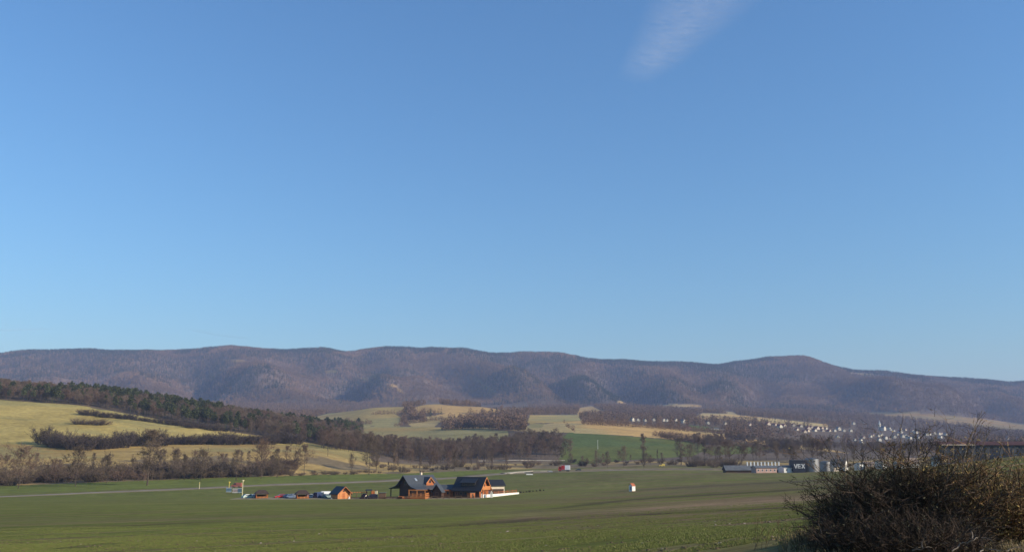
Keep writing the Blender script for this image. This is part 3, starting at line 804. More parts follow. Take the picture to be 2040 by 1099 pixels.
# the ones that stand out, each by its column, foot row and top row in the photograph
G_ST = 'bare trees standing along the stream'
for k, u_, vb, vt, wd, lab, wh in (
    ('n', 293, 966, 850, 1.15, 'tallest bare tree of the left thicket, its dense rounded top against the ochre meadow', 0),
    ('b', 36, 972, 893, 1.1, 'broad bare tree with many pale limbs at the far left edge of the stream thicket', 0),
    ('b', 150, 968, 893, .95, 'bare tree with a dark forked foot left of the tall thicket tree', 1),
    ('b', 212, 962, 905, .85, 'small pointed bare tree between the forked tree and the tallest thicket tree', 3),
    ('n', 367, 956, 902, .8, 'slim bare tree with a narrow crown above the middle of the left thicket', 1),
    ('b', 400, 956, 897, .8, 'round-crowned bare tree beside the slim one in the left thicket', 1),
    ('n', 470, 957, 892, 1.1, 'bare conical tree above the thicket behind the lamp posts', 0),
    ('b', 520, 953, 880, .95, 'large bare tree with a pale straight trunk behind the lamp posts', 0),
    ('n', 552, 951, 890, .9, 'upright bare tree at the right end of the left thicket', 0),
    ('b', 606, 945, 888, .85, 'lone bare tree with a thick dark trunk on the meadow edge, right of the thicket', 2),
    ('b', 735, 945, 872, .8, 'tall bare tree with a dark straight trunk left of the big chalet roof', 1),
    ('b', 749, 940, 876, .75, 'bare tree just right of the dark-trunked one by the stream', 3),
    ('b', 700, 942, 905, .7, 'small thin bare tree on the ochre bank left of the dark-trunked tree', 1),
    ('n', 783, 939, 880, .9, 'slender bare tree behind the ridge of the big chalet', 1),
    ('b', 862, 937, 898, .9, 'greyish bare tree over the chimney of the big chalet', 0),
    ('b', 905, 938, 900, .8, 'bushy bare tree between the two chalets by the stream', 3),
    ('n', 965, 934, 905, .6, 'thin bare tree behind the black roofed chalet', 1),
    ('n', 980, 933, 895, .55, 'thin bare tree on the meadow track edge, right of the black roof', 1),
    ('n', 1284, 925, 860, .75, 'tall thin bare tree rising over the distant green field', 1),
    ('b', 1243, 930, 890, .7, 'small round bare tree at the lower left of the thin tall one', 1),
    ('b', 1210, 932, 900, .7, 'low bare tree right of the red truck, in front of the green field', 3),
    ('n', 1310, 922, 893, .5, 'little dead tree with a small top right of the thin tall tree', 1),
    ('n', 1357, 926, 868, 1.35, 'tall dense bare tree at the right border of the green field', 0),
    ('b', 1188, 926, 898, .6, 'small bare tree behind the red truck', 1),
    ('b', 1283, 937, 905, .45, 'scrubby bare tree on the near bank under the thin tall tree', 1),
    ):
    p = hit(u_, vb, 380); plant(k, p, hpx(vb - vt, p.y), lab, G_ST, wd, None, wh)
random.seed(5)
n_b = 0
SEG = [(40, 'at the far left edge of the picture'), (120, 'under the left tip of the hillside hedge'), (190, 'beside the dark forked tree'), (262, 'left of the tallest thicket tree'), (330, 'around the foot of the tallest thicket tree'),
       (400, 'behind the thin yellow marker post'), (450, 'just left of the yellow lamp post'), (500, 'directly behind the tall cream lamp post'), (600, 'left of the lone thick-trunked tree'), (680, 'below the wooden pole on the slope'), (765, 'behind the log hut'),
       (850, 'behind the big chalet'), (925, 'between the two chalet roofs'), (1010, 'behind the black roof'), (1110, 'just left of the red truck'), (1200, 'just right of the red truck'), (1290, 'below the thin tall tree'), (1370, 'near the yellow van'),
       (1450, 'left of the grey barn'), (1560, 'behind the white vent stacks'), (1640, 'behind the navy hall'), (1740, 'behind the white gabled house'), (2400, 'behind the long brown-roofed shed')]
def where(u_):
    for lim, ph in SEG:
        if u_ < lim: return ph
    return SEG[-1][1]
def strip(n, u0, u1, ya, yb, kinds, hr, label, group, wide=1.1, line=7):
    for i in range(n):
        u_ = u0 + (u1 - u0) * (i + rnd(0, 1)) / n; st = random.getstate()
        aa = float(aof(u_, 945)); Y = float(line_at(line, np.array([aa]))[0]) * rnd(ya, yb)
        p = (aa * Y, Y, float(Z(aa, Y)[0]))
        plant(random.choice(kinds), p, rnd(*hr), label + ' ' + where(u_), group, wide)
        random.setstate(st); random.random(); random.random(); rnd(0, 1); rnd(0, 1)
THK = 'bare trees and shrubs of the stream thicket'
strip(64, -60, 330, 1.005, 1.08, 'sss', (4.0, 8.0), 'bare brown thicket shrub', THK, 1.2)
strip(20, -60, 330, 1.02, 1.12, 'bbn', (8, 13), 'bare tree within the thicket', THK, .9)
strip(56, 300, 590, 1.0, 1.08, 'ssssd', (4.0, 8.5), 'bare grey-brown thicket shrub', THK, 1.2)
strip(18, 300, 590, 1.03, 1.12, 'bbn', (8, 12.5), 'bare grey tree within the thicket', THK, .9)
strip(16, 580, 760, .995, 1.03, 'ss', (1.2, 2.4), 'low russet shrub on the field edge', 'low shrubs along the field edge', 1.6)
strip(26, 740, 1010, 1.0, 1.14, 'sss', (2.0, 5.0), 'bare stream-bank shrub', 'shrubs behind the chalets')
strip(16, 760, 1010, 1.02, 1.16, 'bn', (7, 13), 'thin bare stream-bank tree', 'trees behind the chalets', .75)
strip(28, 1010, 1360, 1.0, 1.16, 'ssd', (1.8, 5.0), 'bare shrub of the loose row', 'shrubs right of the red truck')
strip(10, 1120, 1360, 1.02, 1.2, 'bb', (6, 10), 'small bare tree of the loose row', 'trees right of the red truck', .8)
strip(24, 1370, 1660, 1.02, 1.3, 'bbn', (11, 21), 'tall bare grove tree', 'grove behind the grey barn', 1.0)
strip(14, 1370, 1470, .94, 1.02, 'sss', (4, 7), 'reddish-brown shrub', 'shrubs by the grey barn')
strip(16, 1640, 1960, 1.0, 1.5, 'bbn', (9, 15), 'bare tree among the farm buildings', 'trees among the farm buildings', 1.0)

# hedges across the ochre hillside
HG = 'dark shrubs of the hedge across the ochre hillside'
random.seed(8)
def hedge(n, path, hr, label, group, kinds='d', wide=1.15, dv=3):
    us_ = [q[0] for q in path]; vs_ = [q[1] for q in path]
    PL = ('at its left end', 'left of its middle', 'at its middle', 'right of its middle', 'at its right end')
    for i in range(n):
        u_ = us_[0] + (us_[-1] - us_[0]) * (i + .5) / n
        st = random.getstate()
        v_ = float(np.interp(u_, us_, vs_)) + rnd(-dv, 0)
        p = hit(u_, v_, 500)
        hh = rnd(*hr)
        plant(random.choice(kinds), p, hpx(hh, p.y), label + (', ' + PL[5 * i // n] if n > 6 else ''), group, wide)
        random.setstate(st); random.random(); random.random(); random.random()
hedge(26, [(84,888),(120,894),(160,900),(200,895),(250,892),(330,888)], (16, 34), 'dark bare shrub in the taller left half of the hillside hedge', HG, 'ddd', .9, 5)
hedge(26, [(330,888),(450,886),(600,886)], (14, 22), 'dark bare shrub in the lower right half of the hillside hedge', HG, 'ddd', 1.1, 4)
hedge(5, [(150,845),(215,847)], (7, 12), 'reddish bare bush of the small clump alone on the ochre slope', 'small clump on the ochre slope', 's', 1.9, 2)
hedge(22, [(160,827),(250,836),(330,845),(400,855),(455,861)], (6, 12), 'low dark shrub of the strip running down under the pine wood', 'shrub strip below the pine wood', 'd', 1.6, 2)

# hill wood on the left: pines and bare trees whose tops show
random.seed(9)
PW = 'trees along the front of the hill wood'
HSEG = [(60, 'at the far left end'), (150, 'above the top of the ochre slope'), (250, 'above the upper shrub strip'), (340, 'over the end of the shrub strip'), (440, 'above the ochre tongue'), (540, 'right of the ochre tongue'), (620, 'near its lower end'), (900, 'at its lowest right end')]
def hwhere(u_): return next(ph for lim, ph in HSEG if u_ < lim)
WSEG = [(720, 'at the left end, by the pole'), (790, 'above the dark-trunked tree'), (850, 'above the big chalet'), (920, 'above the gap between the chalets'), (990, 'above the black roof'), (1060, 'above the pale meadow track'), (2000, 'at the right end, by the green field')]
def wwhere(u_): return next(ph for lim, ph in WSEG if u_ < lim)
for i in range(74):
    u_ = -40 + 720 * (i + .5) / 74; st = random.getstate()
    aa = float(aof(u_, 830)); Y = float(line_at(10, np.array([aa]))[0]) * rnd(.985, 1.06)
    p = (aa * Y, Y, float(Z(aa, Y)[0]))
    pine = random.random() < (.3 if u_ < 100 else .62 if u_ < 420 else .4 if u_ < 560 else .15)
    if pine: plant('c', p, rnd(10, 17), 'dark green pine of the hill wood ' + hwhere(u_), PW, 1.0)
    else: plant('b', p, rnd(8, 13), 'bare brown tree of the hill wood ' + hwhere(u_), PW, .95)
    random.setstate(st); [random.random() for _ in range(3)]
# grove in the middle
random.seed(10)
for i in range(60):
    u_ = 640 + 500 * (i + .5) / 60; st = random.getstate()
    aa = float(aof(u_, 905)); Y = float(line_at(8, np.array([aa]))[0]) * rnd(1.02, 1.12) + (40 if u_ < 760 else 0)
    p = (aa * Y, Y, float(Z(aa, Y)[0]))
    plant('b', p, rnd(11, 19), 'bare reddish-brown tree of the valley wood ' + wwhere(u_), 'wood beyond the chalets', 1.05)
    random.setstate(st); [random.random() for _ in range(3)]

# the rest of these woods
wood_b = []
for q in BROAD + NARROW[:1]:
    m = MB(); me_ = [c.data for c in q.children]
    for d_ in me_:
        b0 = len(m.v); m.v += [tuple(v_.co) for v_ in d_.vertices]; m.f += [tuple(b0 + i for i in f_.vertices) for f_ in d_.polygons]
    wood_b.append(m.mesh('wood_tree', M_TWIGR if len(wood_b) % 2 else M_TWIG))
wood_c = []
for q in CONIF:
    m = MB()
    for d_ in (c.data for c in q.children):
        b0 = len(m.v); m.v += [tuple(v_.co) for v_ in d_.vertices]; m.f += [tuple(b0 + i for i in f_.vertices) for f_ in d_.polygons]
    wood_c.append(m.mesh('wood_pine', M_NEEDLE))
a, Y, z, u, v = sample(16000, 860, 1420)
l10 = line_at(10, a)
keep = (u < 720) & (Y > l10 * 1.005)
a, Y, z, u, v, = (q[keep] for q in (a, Y, z, u, v)); x = a * Y
keep = rng.random(len(a)) < .8; a, Y, z, u, v, x = (q[keep] for q in (a, Y, z, u, v, x))
pn = sstep(.4, .6, fbm(x / 60, Y / 60, 44)) * np.where(u < 90, .35, np.where(u < 470, .8, .35))
isc = rng.random(len(a)) < pn
scatter('hill_wood', wood_b + wood_c, np.stack([x, Y, z], 1), rng.uniform(.75, 1.15, len(a)), np.where(isc, rng.integers(5, 8, len(a)), rng.integers(0, 5, len(a))))
a, Y, z, u, v = sample(9000, 740, 1300)
l8 = line_at(8, a)
keep = (u > 640) & (u < 1145) & (Y > l8 * 1.1 + np.where(u < 760, 45, 0)) & (Y < np.where(u < 860, 1085, np.where(u < 1030, 1065, 1090))) & ~is_open(u, v, Y)
keep |= (u > 1380) & (Y > l8 * 1.25) & ((u < 1640) | (rng.random(len(u)) < .45)) & ~is_open(u, v, Y) & (fbm(a * Y / 90, Y / 90, 4) > .42)
a, Y, z = (q[keep] for q in (a, Y, z)); x = a * Y
scatter('valley_wood', wood_b, np.stack([x, Y, z], 1), rng.uniform(.85, 1.45, len(a)) * (1 - .35 * sstep(900, 1200, Y)) * np.where(a > .34, .7, 1), rng.integers(0, 5, len(a)))
# dark hedgerows among the far fields
def far_row(name, paths, per, s0, s1):
    P = []
    for path in paths:
        for (u0, v0), (u1, v1) in zip(path, path[1:]):
            n = max(2, int(abs(u1 - u0) / per))
            for i in range(n):
                t = (i + rnd(0, 1)) / n; p = hit(u0 + (u1 - u0) * t, v0 + (v1 - v0) * t + rnd(-1, 1), 950); P.append(p[:])
    P = np.array(P); pu, pv_ = proj(P[:, 0], P[:, 1], P[:, 2]); P = P[clear_of_houses(pu, pv_)]
    scatter(name, far_b, P, rng.uniform(s0, s1, len(P)), rng.integers(0, 3, len(P)))
random.seed(12)
far_row('meadow_grove', [[(880,857),(960,852),(1046,860)],[(890,854),(1046,854)],[(905,849),(1046,849)],[(930,844),(1046,844)],[(812,838),(850,840)],[(815,834),(846,835)]], 1.5, .5, 1.3)
far_row('field_hedges', [[(1158,842),(1300,850),(1440,862)],[(1158,845),(1300,853),(1440,866)],[(1160,839),(1300,846)],[(1315,872),(1380,879),(1470,888),(1560,895)],[(1320,873),(1400,884),(1500,892)],[(1122,838),(1128,850),(1145,860)],[(785,850),(830,842),(880,836)],[(650,845),(690,841),(740,846)],[(880,845),(960,838),(1030,840)],[(890,848),(1040,843)],[(740,826),(790,824),(830,822)],[(1300,869),(1370,873)]], 1.6, .3, .65)
# ------------------------------------------------------------------ building materials
M_PINE = mat('orange_stained_wood', (.46, .145, .04), (.30, .085, .024), 1.5, .6, .2, .3, stretch=(.4, .4, 6))
M_PINEL = mat('light_stained_wood', (.60, .24, .08), (.46, .165, .05), 1.5, .6, .2, .3, stretch=(.4, .4, 6))
M_DWOOD = mat('dark_and_shaded_wood', (.075, .038, .022), (.045, .024, .016), 1.5, .7, .2, .3, stretch=(.4, .4, 8))  # dark timber, also orange-stained wood painted darker where it lies in shade
M_BWOOD = mat('weathered_wood', (.20, .12, .07), (.13, .08, .05), 2, .8, .2, .2, stretch=(.6, .6, 6))
M_SLATE = mat('slate_roofing', (.062, .070, .078), (.045, .05, .056), 3, .55, .3, .4)
M_BLACKR = mat('black_roofing', (.022, .022, .024), (.015, .015, .017), 3, .5, .3, .4)
M_BROWNR = mat('brown_shingle', (.075, .05, .04), (.05, .034, .028), 3, .8, .3, .2)
M_WHITEW = mat('white_render', (.80, .77, .70), (.72, .69, .62), .8, .9)
M_CREAMW = mat('cream_render', (.70, .58, .44), (.62, .50, .38), .8, .9)
M_PINKW = mat('pink_brick', (.50, .33, .27), (.42, .26, .21), .8, .9)
M_REDR = mat('red_tile', (.36, .10, .06), (.26, .075, .05), .7, .8, per_object=.25)
M_GREYR = mat('grey_sheet_roof', (.13, .135, .14), (.09, .095, .10), .5, .6)
M_OLDR = mat('old_tile_roof', (.28, .21, .16), (.18, .13, .10), .5, .9)
M_GLASS = mat('window_glass', (.035, .045, .055), (.03, .035, .04), 1, .08, 0, .6)
M_METAL = mat('galvanised_steel', (.34, .33, .32), (.26, .255, .25), .6, .42, .1, .5, .55, stretch=(1, 1, .2))
M_DMETAL = mat('dark_steel', (.05, .05, .06), (.035, .035, .042), .6, .5, .1, .5)
M_NAVY = mat('navy_cladding', (.022, .026, .04), (.016, .019, .03), .6, .5)
M_WHITEP = mat('white_paint', (.82, .82, .80), (.74, .74, .72), 1, .5)
M_CREAMP = mat('cream_paint', (.74, .64, .40), (.66, .56, .34), 1, .6)
M_YELLOW = mat('yellow_paint', (.75, .55, .12), (.65, .46, .09), 1, .6)
M_BLUEB = mat('pale_blue_panel', (.15, .22, .28), (.10, .155, .20), 1, .5)
M_GREYB = mat('pale_grey_panel', (.36, .30, .28), (.22, .18, .17), 1.4, .6)
M_RED = mat('red_paint', (.50, .03, .025), (.42, .025, .02), 1, .35, 0, .5)
M_ORANGE = mat('orange_red_paint', (.36, .11, .07), (.30, .09, .06), 1, .4, 0, .5)
M_RUBBER = mat('rubber', (.02, .02, .02), (.015, .015, .015), 3, .8)
M_PURPLE = mat('dark_blue_tarpaulin', (.03, .028, .05), (.02, .02, .035), 2, .6)
M_DKRED = mat('dark_red_roofing', (.085, .035, .03), (.06, .025, .022), .5, .7)

def opening(parent, m, x0, x1, y0, y1, z0, z1, axis, frame=None, name='window'):
    """A window or door set 3 cm proud of its wall: frame of four bars and a pane."""
    f = MB(); t = .09
    if axis == 'x':
        f.box(x0, x1, y0, y0 + t, z0, z1).box(x0, x1, y1 - t, y1, z0, z1).box(x0, x1, y0 + t, y1 - t, z0, z0 + t).box(x0, x1, y0 + t, y1 - t, z1 - t, z1)
        p = MB().box(x0 + .005, x1 - .012, y0 + t, y1 - t, z0 + t, z1 - t)
    else:
        f.box(x0, x0 + t, y0, y1, z0, z1).box(x1 - t, x1, y0, y1, z0, z1).box(x0 + t, x1 - t, y0, y1, z0, z0 + t).box(x0 + t, x1 - t, y0, y1, z1 - t, z1)
        p = MB().box(x0 + t, x1 - t, y0 + .005, y1 - .012, z0 + t, z1 - t)
    o = f.build(name, frame or M_PINEL, parent)
    p.build('pane', m, o)
    return o
def roof_prof(half, t=.22):
    """half: right half of the roof line from eave to apex as (y, z), y >= 0; mirrored, with thickness t."""
    top = [(y, z) for y, z in half] + [(-y, z) for y, z in reversed(half[:-1])]
    bot = [(y, z - t) for y, z in top]
    return top, bot
def roof(half, x0, x1, m, parent, t=.22, name='roof', both=True):
    top, bot = roof_prof(half, t); n = len(top); b = MB()
    vs = []
    for x in (x0, x1):
        vs += [(x, y, z) for y, z in top] + [(x, y, z) for y, z in bot]
    fs = []
    for i in range(n - 1):
        fs += [(i, i + 1, 2 * n + i + 1, 2 * n + i), (n + i + 1, n + i, 3 * n + i, 3 * n + i + 1), (i + 1, i, n + i, n + i + 1), (2 * n + i, 2 * n + i + 1, 3 * n + i + 1, 3 * n + i)]
    fs += [(0, 2 * n, 3 * n, n), (n - 1, 2 * n - 1, 4 * n - 1, 3 * n - 1)]
    b.add(vs, fs)
    return b.build(name, m, parent)
def walls(half, x0, x1, wy, m, parent, drop=.24, name='wall'):
    """Gabled body under a roof line, half-width wy."""
    ys = [p[0] for p in half][::-1]; zs = [p[1] for p in half][::-1]
    ze = float(np.interp(wy, ys, zs)) - drop
    prof = [(-wy, -.6), (wy, -.6), (wy, ze)] + [(y, z - drop) for y, z in half if y < wy and y > 0] + [(0, half[-1][1] - drop)] + [(-y, z - drop) for y, z in reversed(half) if 0 < y < wy] + [(-wy, ze)]
    return MB().prism(prof, x0, x1).build(name, m, parent)
def rail(parent, pts, h, m, name='railing', rows=3, step=1.6, pw=.06):
    b = MB()
    for p, q in zip(pts, pts[1:]):
        p = Vector(p); q = Vector(q); n = max(1, int((q - p).length / step)); d = (q - p); d.normalize()
        rz = math.atan2(d.y, d.x); L_ = (q - p).length
        for i in range(n + 1):
            c = p.lerp(q, i / n); b.m = Matrix.Translation(c) @ Matrix.Rotation(rz, 4, 'Z'); b.box(-pw, pw, -pw, pw, -.3, h)
        b.m = Matrix.Translation(p) @ Matrix.Rotation(rz, 4, 'Z')
        for r_ in range(rows):
            z0 = h * (r_ + .35) / rows; sl = (q.z - p.z)
            b.add([(0, -pw * 1.3, z0), (L_, -pw * 1.3, z0 + sl), (L_, pw * 1.3, z0 + sl), (0, pw * 1.3, z0), (0, -pw * 1.3, z0 + .13), (L_, -pw * 1.3, z0 + sl + .13), (L_, pw * 1.3, z0 + sl + .13), (0, pw * 1.3, z0 + .13)],
                  [(0,3,2,1),(4,5,6,7),(0,1,5,4),(1,2,6,5),(2,3,7,6),(3,0,4,7)])
    b.m = Matrix.Identity(4)
    return b.build(name, m, parent)

# ------------------------------------------------------------------ big chalet: gable to the front left, slate roof sweeping out over porches
def frame_at(u, v, Y):
    p = at(u, Y, v); return p
p = at(801, 306, 985)
ch = empty('chalet', (p.x + .6, p.y + .5, p.z), R(46), 'big log chalet with a sweeping grey slate roof and a white chimney', 'chalet')
main = [(7.3, 3.0), (4.2, 3.75), (2.9, 4.5), (0, 7.35)]
walls(main, .6, 12, 3.2, M_DWOOD, ch)
roof(main, -.7, 12.6, M_SLATE, ch)
w_ = MB().prism([(-2.5, 3.9), (2.5, 3.9), (0, 6.75)], .52, .57).build('gable_boarding', M_DWOOD, ch)  # orange-stained boards like the sunlit sides, shade painted in by the dark tone
opening(ch, M_GLASS, .47, .515, -.7, .7, 4.3, 5.5, 'x', M_BWOOD)
for y in (-6.7, 6.7):
    for x in (-.2, 3.8, 7.8, 11.6): MB().box(x - .13, x + .13, y - .13, y + .13, -.3, 3.05).build('porch_post', M_DWOOD, ch)
# dormer with an orange gable on the right-hand slope
dh = [(1.95, 4.75), (0, 6.75)]
rw = roof(dh, -4.1, .4, M_SLATE, ch, .16, name='dormer_roof'); rw.rotation_euler = (0, 0, R(90)); rw.location = (8.0, 0, 0)
gw = walls(dh, -3.7, 0, 1.6, M_PINE, ch, .18, name='dormer_wall'); gw.rotation_euler = (0, 0, R(90)); gw.location = (8.0, 0, 0)
opening(ch, M_GLASS, 7.6, 8.4, -3.76, -3.73, 4.75, 5.7, 'y', M_DWOOD)
br = MB()
for s in (-1, 1): br.tube([(8.0 + s * 1.85, -4.08, 4.72), (8.0, -4.08, 6.58)], [.12, .12], 4)
br.build('barge_board', M_PINEL, ch)
MB().box(7.2, 7.8, .1, .7, 5.8, 8.15).build('chimney', M_CREAMW, ch)
ang = math.atan2(7.35 - 4.5, 2.9)
sk = MB().box(-.38, .38, -.6, .6, 0, .1).build('skylight', mat('skylight_glass', (.3, .34, .38), (.26, .3, .34), 1, .15, 0, .8), ch)
sk.location = (3.6, -1.55, 5.86); sk.rotation_euler = (ang, 0, 0)
lw = MB()
for k in range(9): lw.box(.7, 12.0, -3.32, -3.24, .1 + k * .32, .38 + k * .32)
lw.build('log_wall', M_PINE, ch)
for x in (2.0, 5.2, 8.6): opening(ch, M_GLASS, x, x + 1.2, -3.38, -3.33, 1.0, 2.2, 'y', M_PINEL)
# boarded terrace in front of it
p = at(826, 297.5, 988)
te = empty('terrace', p, R(-6), 'orange boarded terrace with rails in front of the big chalet', 'terrace')
MB().box(-3.6, 3.7, -1.6, 4.4, -.4, .4).build('floor', M_DWOOD, te)  # dark tone paints shade into the gaps between the boards
for k in range(3):
    for x0_ in (-3.65, -1.15, 1.3): MB().box(x0_, x0_ + 2.42, -1.74 - (k % 2) * .02, -1.61, -.2 + k * .42, .04 + k * .42).build('board', M_PINEL if k == 2 else M_PINE, te)
for k in range(4): MB().box(3.71, 3.84, -1.7, 4.4, -.2 + k * .3, .06 + k * .3).build('board', M_PINEL, te)
rail(te, [(-1.6, -1.5, .9), (3.65, -1.5, .9), (3.65, 4.3, .9)], 1.0, M_PINEL, 'railing', 2, 1.3, .09)
for x in (-1.6, 1.0, 3.6): MB().box(x - .12, x + .12, -1.3, -1.06, .4, 3.0).build('post', M_PINEL, te)
MB().box(-1.8, 4.3, -1.32, -1.04, 2.75, 3.0).build('beam', M_PINEL, te)
MB().box(-1.4, 3.5, 1.4, 1.5, .4, 2.5).build('shade_screen', M_DWOOD, te)  # added dark sheet, paints the shade under the eave behind the rails
for x, y in ((-.9, -.4), (1.7, -.2), (2.6, 2.6)):
    b_ = MB().box(x, x + 1.6, y, y + .7, 1.12, 1.2).box(x + .2, x + .3, y + .1, y + .6, .4, 1.12).box(x + 1.3, x + 1.4, y + .1, y + .6, .4, 1.12)
    tb = b_.build('terrace_table', M_PINEL); tb.location = te.location; tb.rotation_euler = te.rotation_euler
    tag(tb, 'pale wooden table standing on the orange terrace', 'table', 'tables on the chalet terrace')

# dark gabled outbuilding, and the grey-roofed annexe behind it
p = at(870.5, 302, 985)
o = empty('gabled_shed', p, R(62), 'small shed with a dark shaded gable between the two chalets', 'shed')
h_ = [(2.1, 2.1), (0, 4.55)]
roof(h_, -.5, 1.8, M_SLATE, o); walls(h_, 0, 1.5, 1.7, M_DWOOD, o)
opening(o, M_DWOOD, -.04, -.005, -.6, .6, .1, 2.0, 'x', M_BWOOD, 'door')
p = at(896, 309, 985)
o = empty('annexe', p, R(16), 'low annexe with a plain grey roof and orange log walls behind the dark gabled shed', 'annexe')
h_ = [(2.7, 2.75), (0, 4.2)]
roof(h_, -3.3, 2.6, M_SLATE, o); walls(h_, -3, 2.2, 2.3, M_PINE, o)
opening(o, M_GLASS, -1.6, -.4, -2.34, -2.305, 1.0, 2.1, 'y', M_PINEL); opening(o, M_DWOOD, .5, 1.6, -2.34, -2.305, .1, 2.1, 'y', M_PINEL, 'door')
opening(o, M_GLASS, 2.205, 2.24, -1.3, .2, .9, 2.1, 'x', M_PINEL)
for x in (-2.9, -.9, 1.1, 2.4): MB().box(x - .08, x + .08, -3.3, -3.14, -.2, 2.5).build('veranda_post', M_PINEL, o)
MB().box(-3.0, 2.5, -3.34, -3.1, 2.45, 2.6).build('veranda_beam', M_PINE, o)

# black-roofed chalet
p = at(939, 307, 985)
c2 = empty('black_roofed_chalet', p, R(-22), 'steep black-roofed wooden chalet with an orange balcony gable facing right', 'chalet')
h_ = [(4.6, 2.4), (0, 6.7)]
roof(h_, -5.2, 5.5, M_BLACKR, c2, .25)
walls(h_, -4.6, 4.5, 3.9, M_DWOOD, c2)
MB().prism([(-3.6, .1), (3.6, .1), (3.6, 3.1), (0, 6.3), (-3.6, 3.1)], 4.505, 4.55).build('gable_boarding', M_PINE, c2)
for s in (-1, 1): MB().tube([(5.5, s * 4.55, 2.28), (5.5, 0, 6.55)], [.15, .15], 4).build('barge_board', M_PINEL, c2)
MB().box(4.56, 5.5, -3.2, 3.2, 2.55, 2.7).build('balcony_floor', M_PINEL, c2)
bb = MB()
for k in range(4): bb.box(5.44, 5.52, -3.2, 3.2, 2.75 + k * .26, 2.97 + k * .26)
for y in (-3.2, 3.12): bb.box(4.6, 5.43, y, y + .08, 2.75, 3.7)
bb.build('balcony_boarding', M_PINEL, c2)
for y in (-3.1, 0, 3.0): MB().box(5.3, 5.48, y - .09, y + .09, -.2, 2.54).build('balcony_post', M_PINE, c2)
opening(c2, M_GLASS, 4.56, 4.6, -.8, .8, 3.2, 4.9, 'x', M_PINEL); opening(c2, M_GLASS, 4.56, 4.6, -2.6, -1.2, .9, 2.1, 'x', M_PINEL); opening(c2, M_DWOOD, 4.56, 4.6, .2, 1.3, .1, 2.2, 'x', M_PINEL, 'door')
# shed dormer with three small windows
dm = MB(); dm.add([(-2.4, -3.2, 3.75), (2.6, -3.2, 3.75), (2.6, -3.2, 4.75), (-2.4, -3.2, 4.75), (-2.4, -.9, 5.86), (2.6, -.9, 5.86)],
                  [(0, 1, 2, 3), (3, 2, 5, 4), (0, 3, 4), (1, 5, 2), (0, 4, 5, 1)]); dm.build('dormer', M_BLACKR, c2)
MB().add([(-2.7, -3.5, 4.76), (2.9, -3.5, 4.76), (2.9, -.7, 6.08), (-2.7, -.7, 6.08), (-2.7, -3.5, 4.88), (2.9, -3.5, 4.88), (2.9, -.7, 6.2), (-2.7, -.7, 6.2)],
         [(0,3,2,1),(4,5,6,7),(0,1,5,4),(1,2,6,5),(2,3,7,6),(3,0,4,7)]).build('dormer_roof', M_BLACKR, c2)
for x in (-1.9, -.4, 1.1): opening(c2, M_GLASS, x, x + 1.1, -3.24, -3.205, 3.95, 4.6, 'y', M_BWOOD)
for x in (-4.0, -2.4, -.8): opening(c2, M_GLASS, x, x + .9, -3.94, -3.905, 1.0, 2.0, 'y', M_BWOOD)
p = at(938.5, 301.5, 987)
o = empty('log_porch', p, R(35), 'little orange log porch standing in front of the black-roofed chalet', 'porch')
MB().box(-.95, .95, -.95, .95, -.2, 1.75).build('log_wall', M_PINE, o)
MB().box(-1.1, 1.1, -1.1, 1.1, 1.76, 1.88).build('roof', M_BLACKR, o)
opening(o, M_DWOOD, -.4, .4, -.99, -.955, .05, 1.55, 'y', M_PINEL, 'door')

p = hit(986.5, 981.5, 280)
o = empty('cream_annexe', p, R(24), 'small cream-walled house with a dark roof at the right end of the chalets', 'house')
h_ = [(2.8, 2.75), (0, 4.75)]
roof(h_, -2.9, 3.0, M_BLACKR, o); walls(h_, -2.5, 2.6, 2.4, M_CREAMW, o)
MB().box(-2.2, 2.3, -2.46, -2.41, .0, 1.55).build('garage_door', M_DWOOD, o); opening(o, M_GLASS, 2.605, 2.64, -.8, .6, .8, 2.0, 'x', M_PINE)
wl0, wl1 = hit(960, 991, 280), hit(1033, 983, 280)
wl = empty('low_wall', wl0, 0, 'long low white wall running out to the right of the chalets', 'wall')
d_ = wl1 - wl0; d_.z = 0
n_ = 8
b = MB()
for i in range(n_):
    t0, t1 = i / n_, (i + 1) / n_; q0, q1 = wl0.lerp(wl1, t0), wl0.lerp(wl1, t1)
    b.m = Matrix.Identity(4)
    h0, h1 = 1.05 - .55 * t0, 1.05 - .55 * t1; nr = Vector((-d_.y, d_.x, 0)).normalized() * .2
    g0, g1 = ground(q0.x, q0.y), ground(q1.x, q1.y)
    P_ = []
    for q, g, hh in ((q0, g0, h0), (q1, g1, h1)):
        for s in (-1, 1):
            for zz in (g - .4, g + hh): P_.append(tuple(Vector((q.x + s * nr.x, q.y + s * nr.y, zz)) - wl0))
    b.add(P_, [(0, 4, 5, 1), (2, 3, 7, 6), (1, 5, 7, 3)] + ([(0, 1, 3, 2)] if i == 0 else []) + ([(4, 6, 7, 5)] if i == n_ - 1 else []))
b.build('masonry', M_WHITEW, wl)
MB().box(-.35, .35, -.35, .35, -.4, 1.35).build('end_pillar', M_WHITEW, wl)
g_ = at(979, 303.5, 984)
o = tag(MB().box(-.4, .4, -.4, .4, -.2, 1.5).box(-.5, .5, -.5, .5, 1.5, 1.62).build('white_pillar', M_WHITEW, None, g_), 'short white gate pillar behind the low white wall', 'pillar')
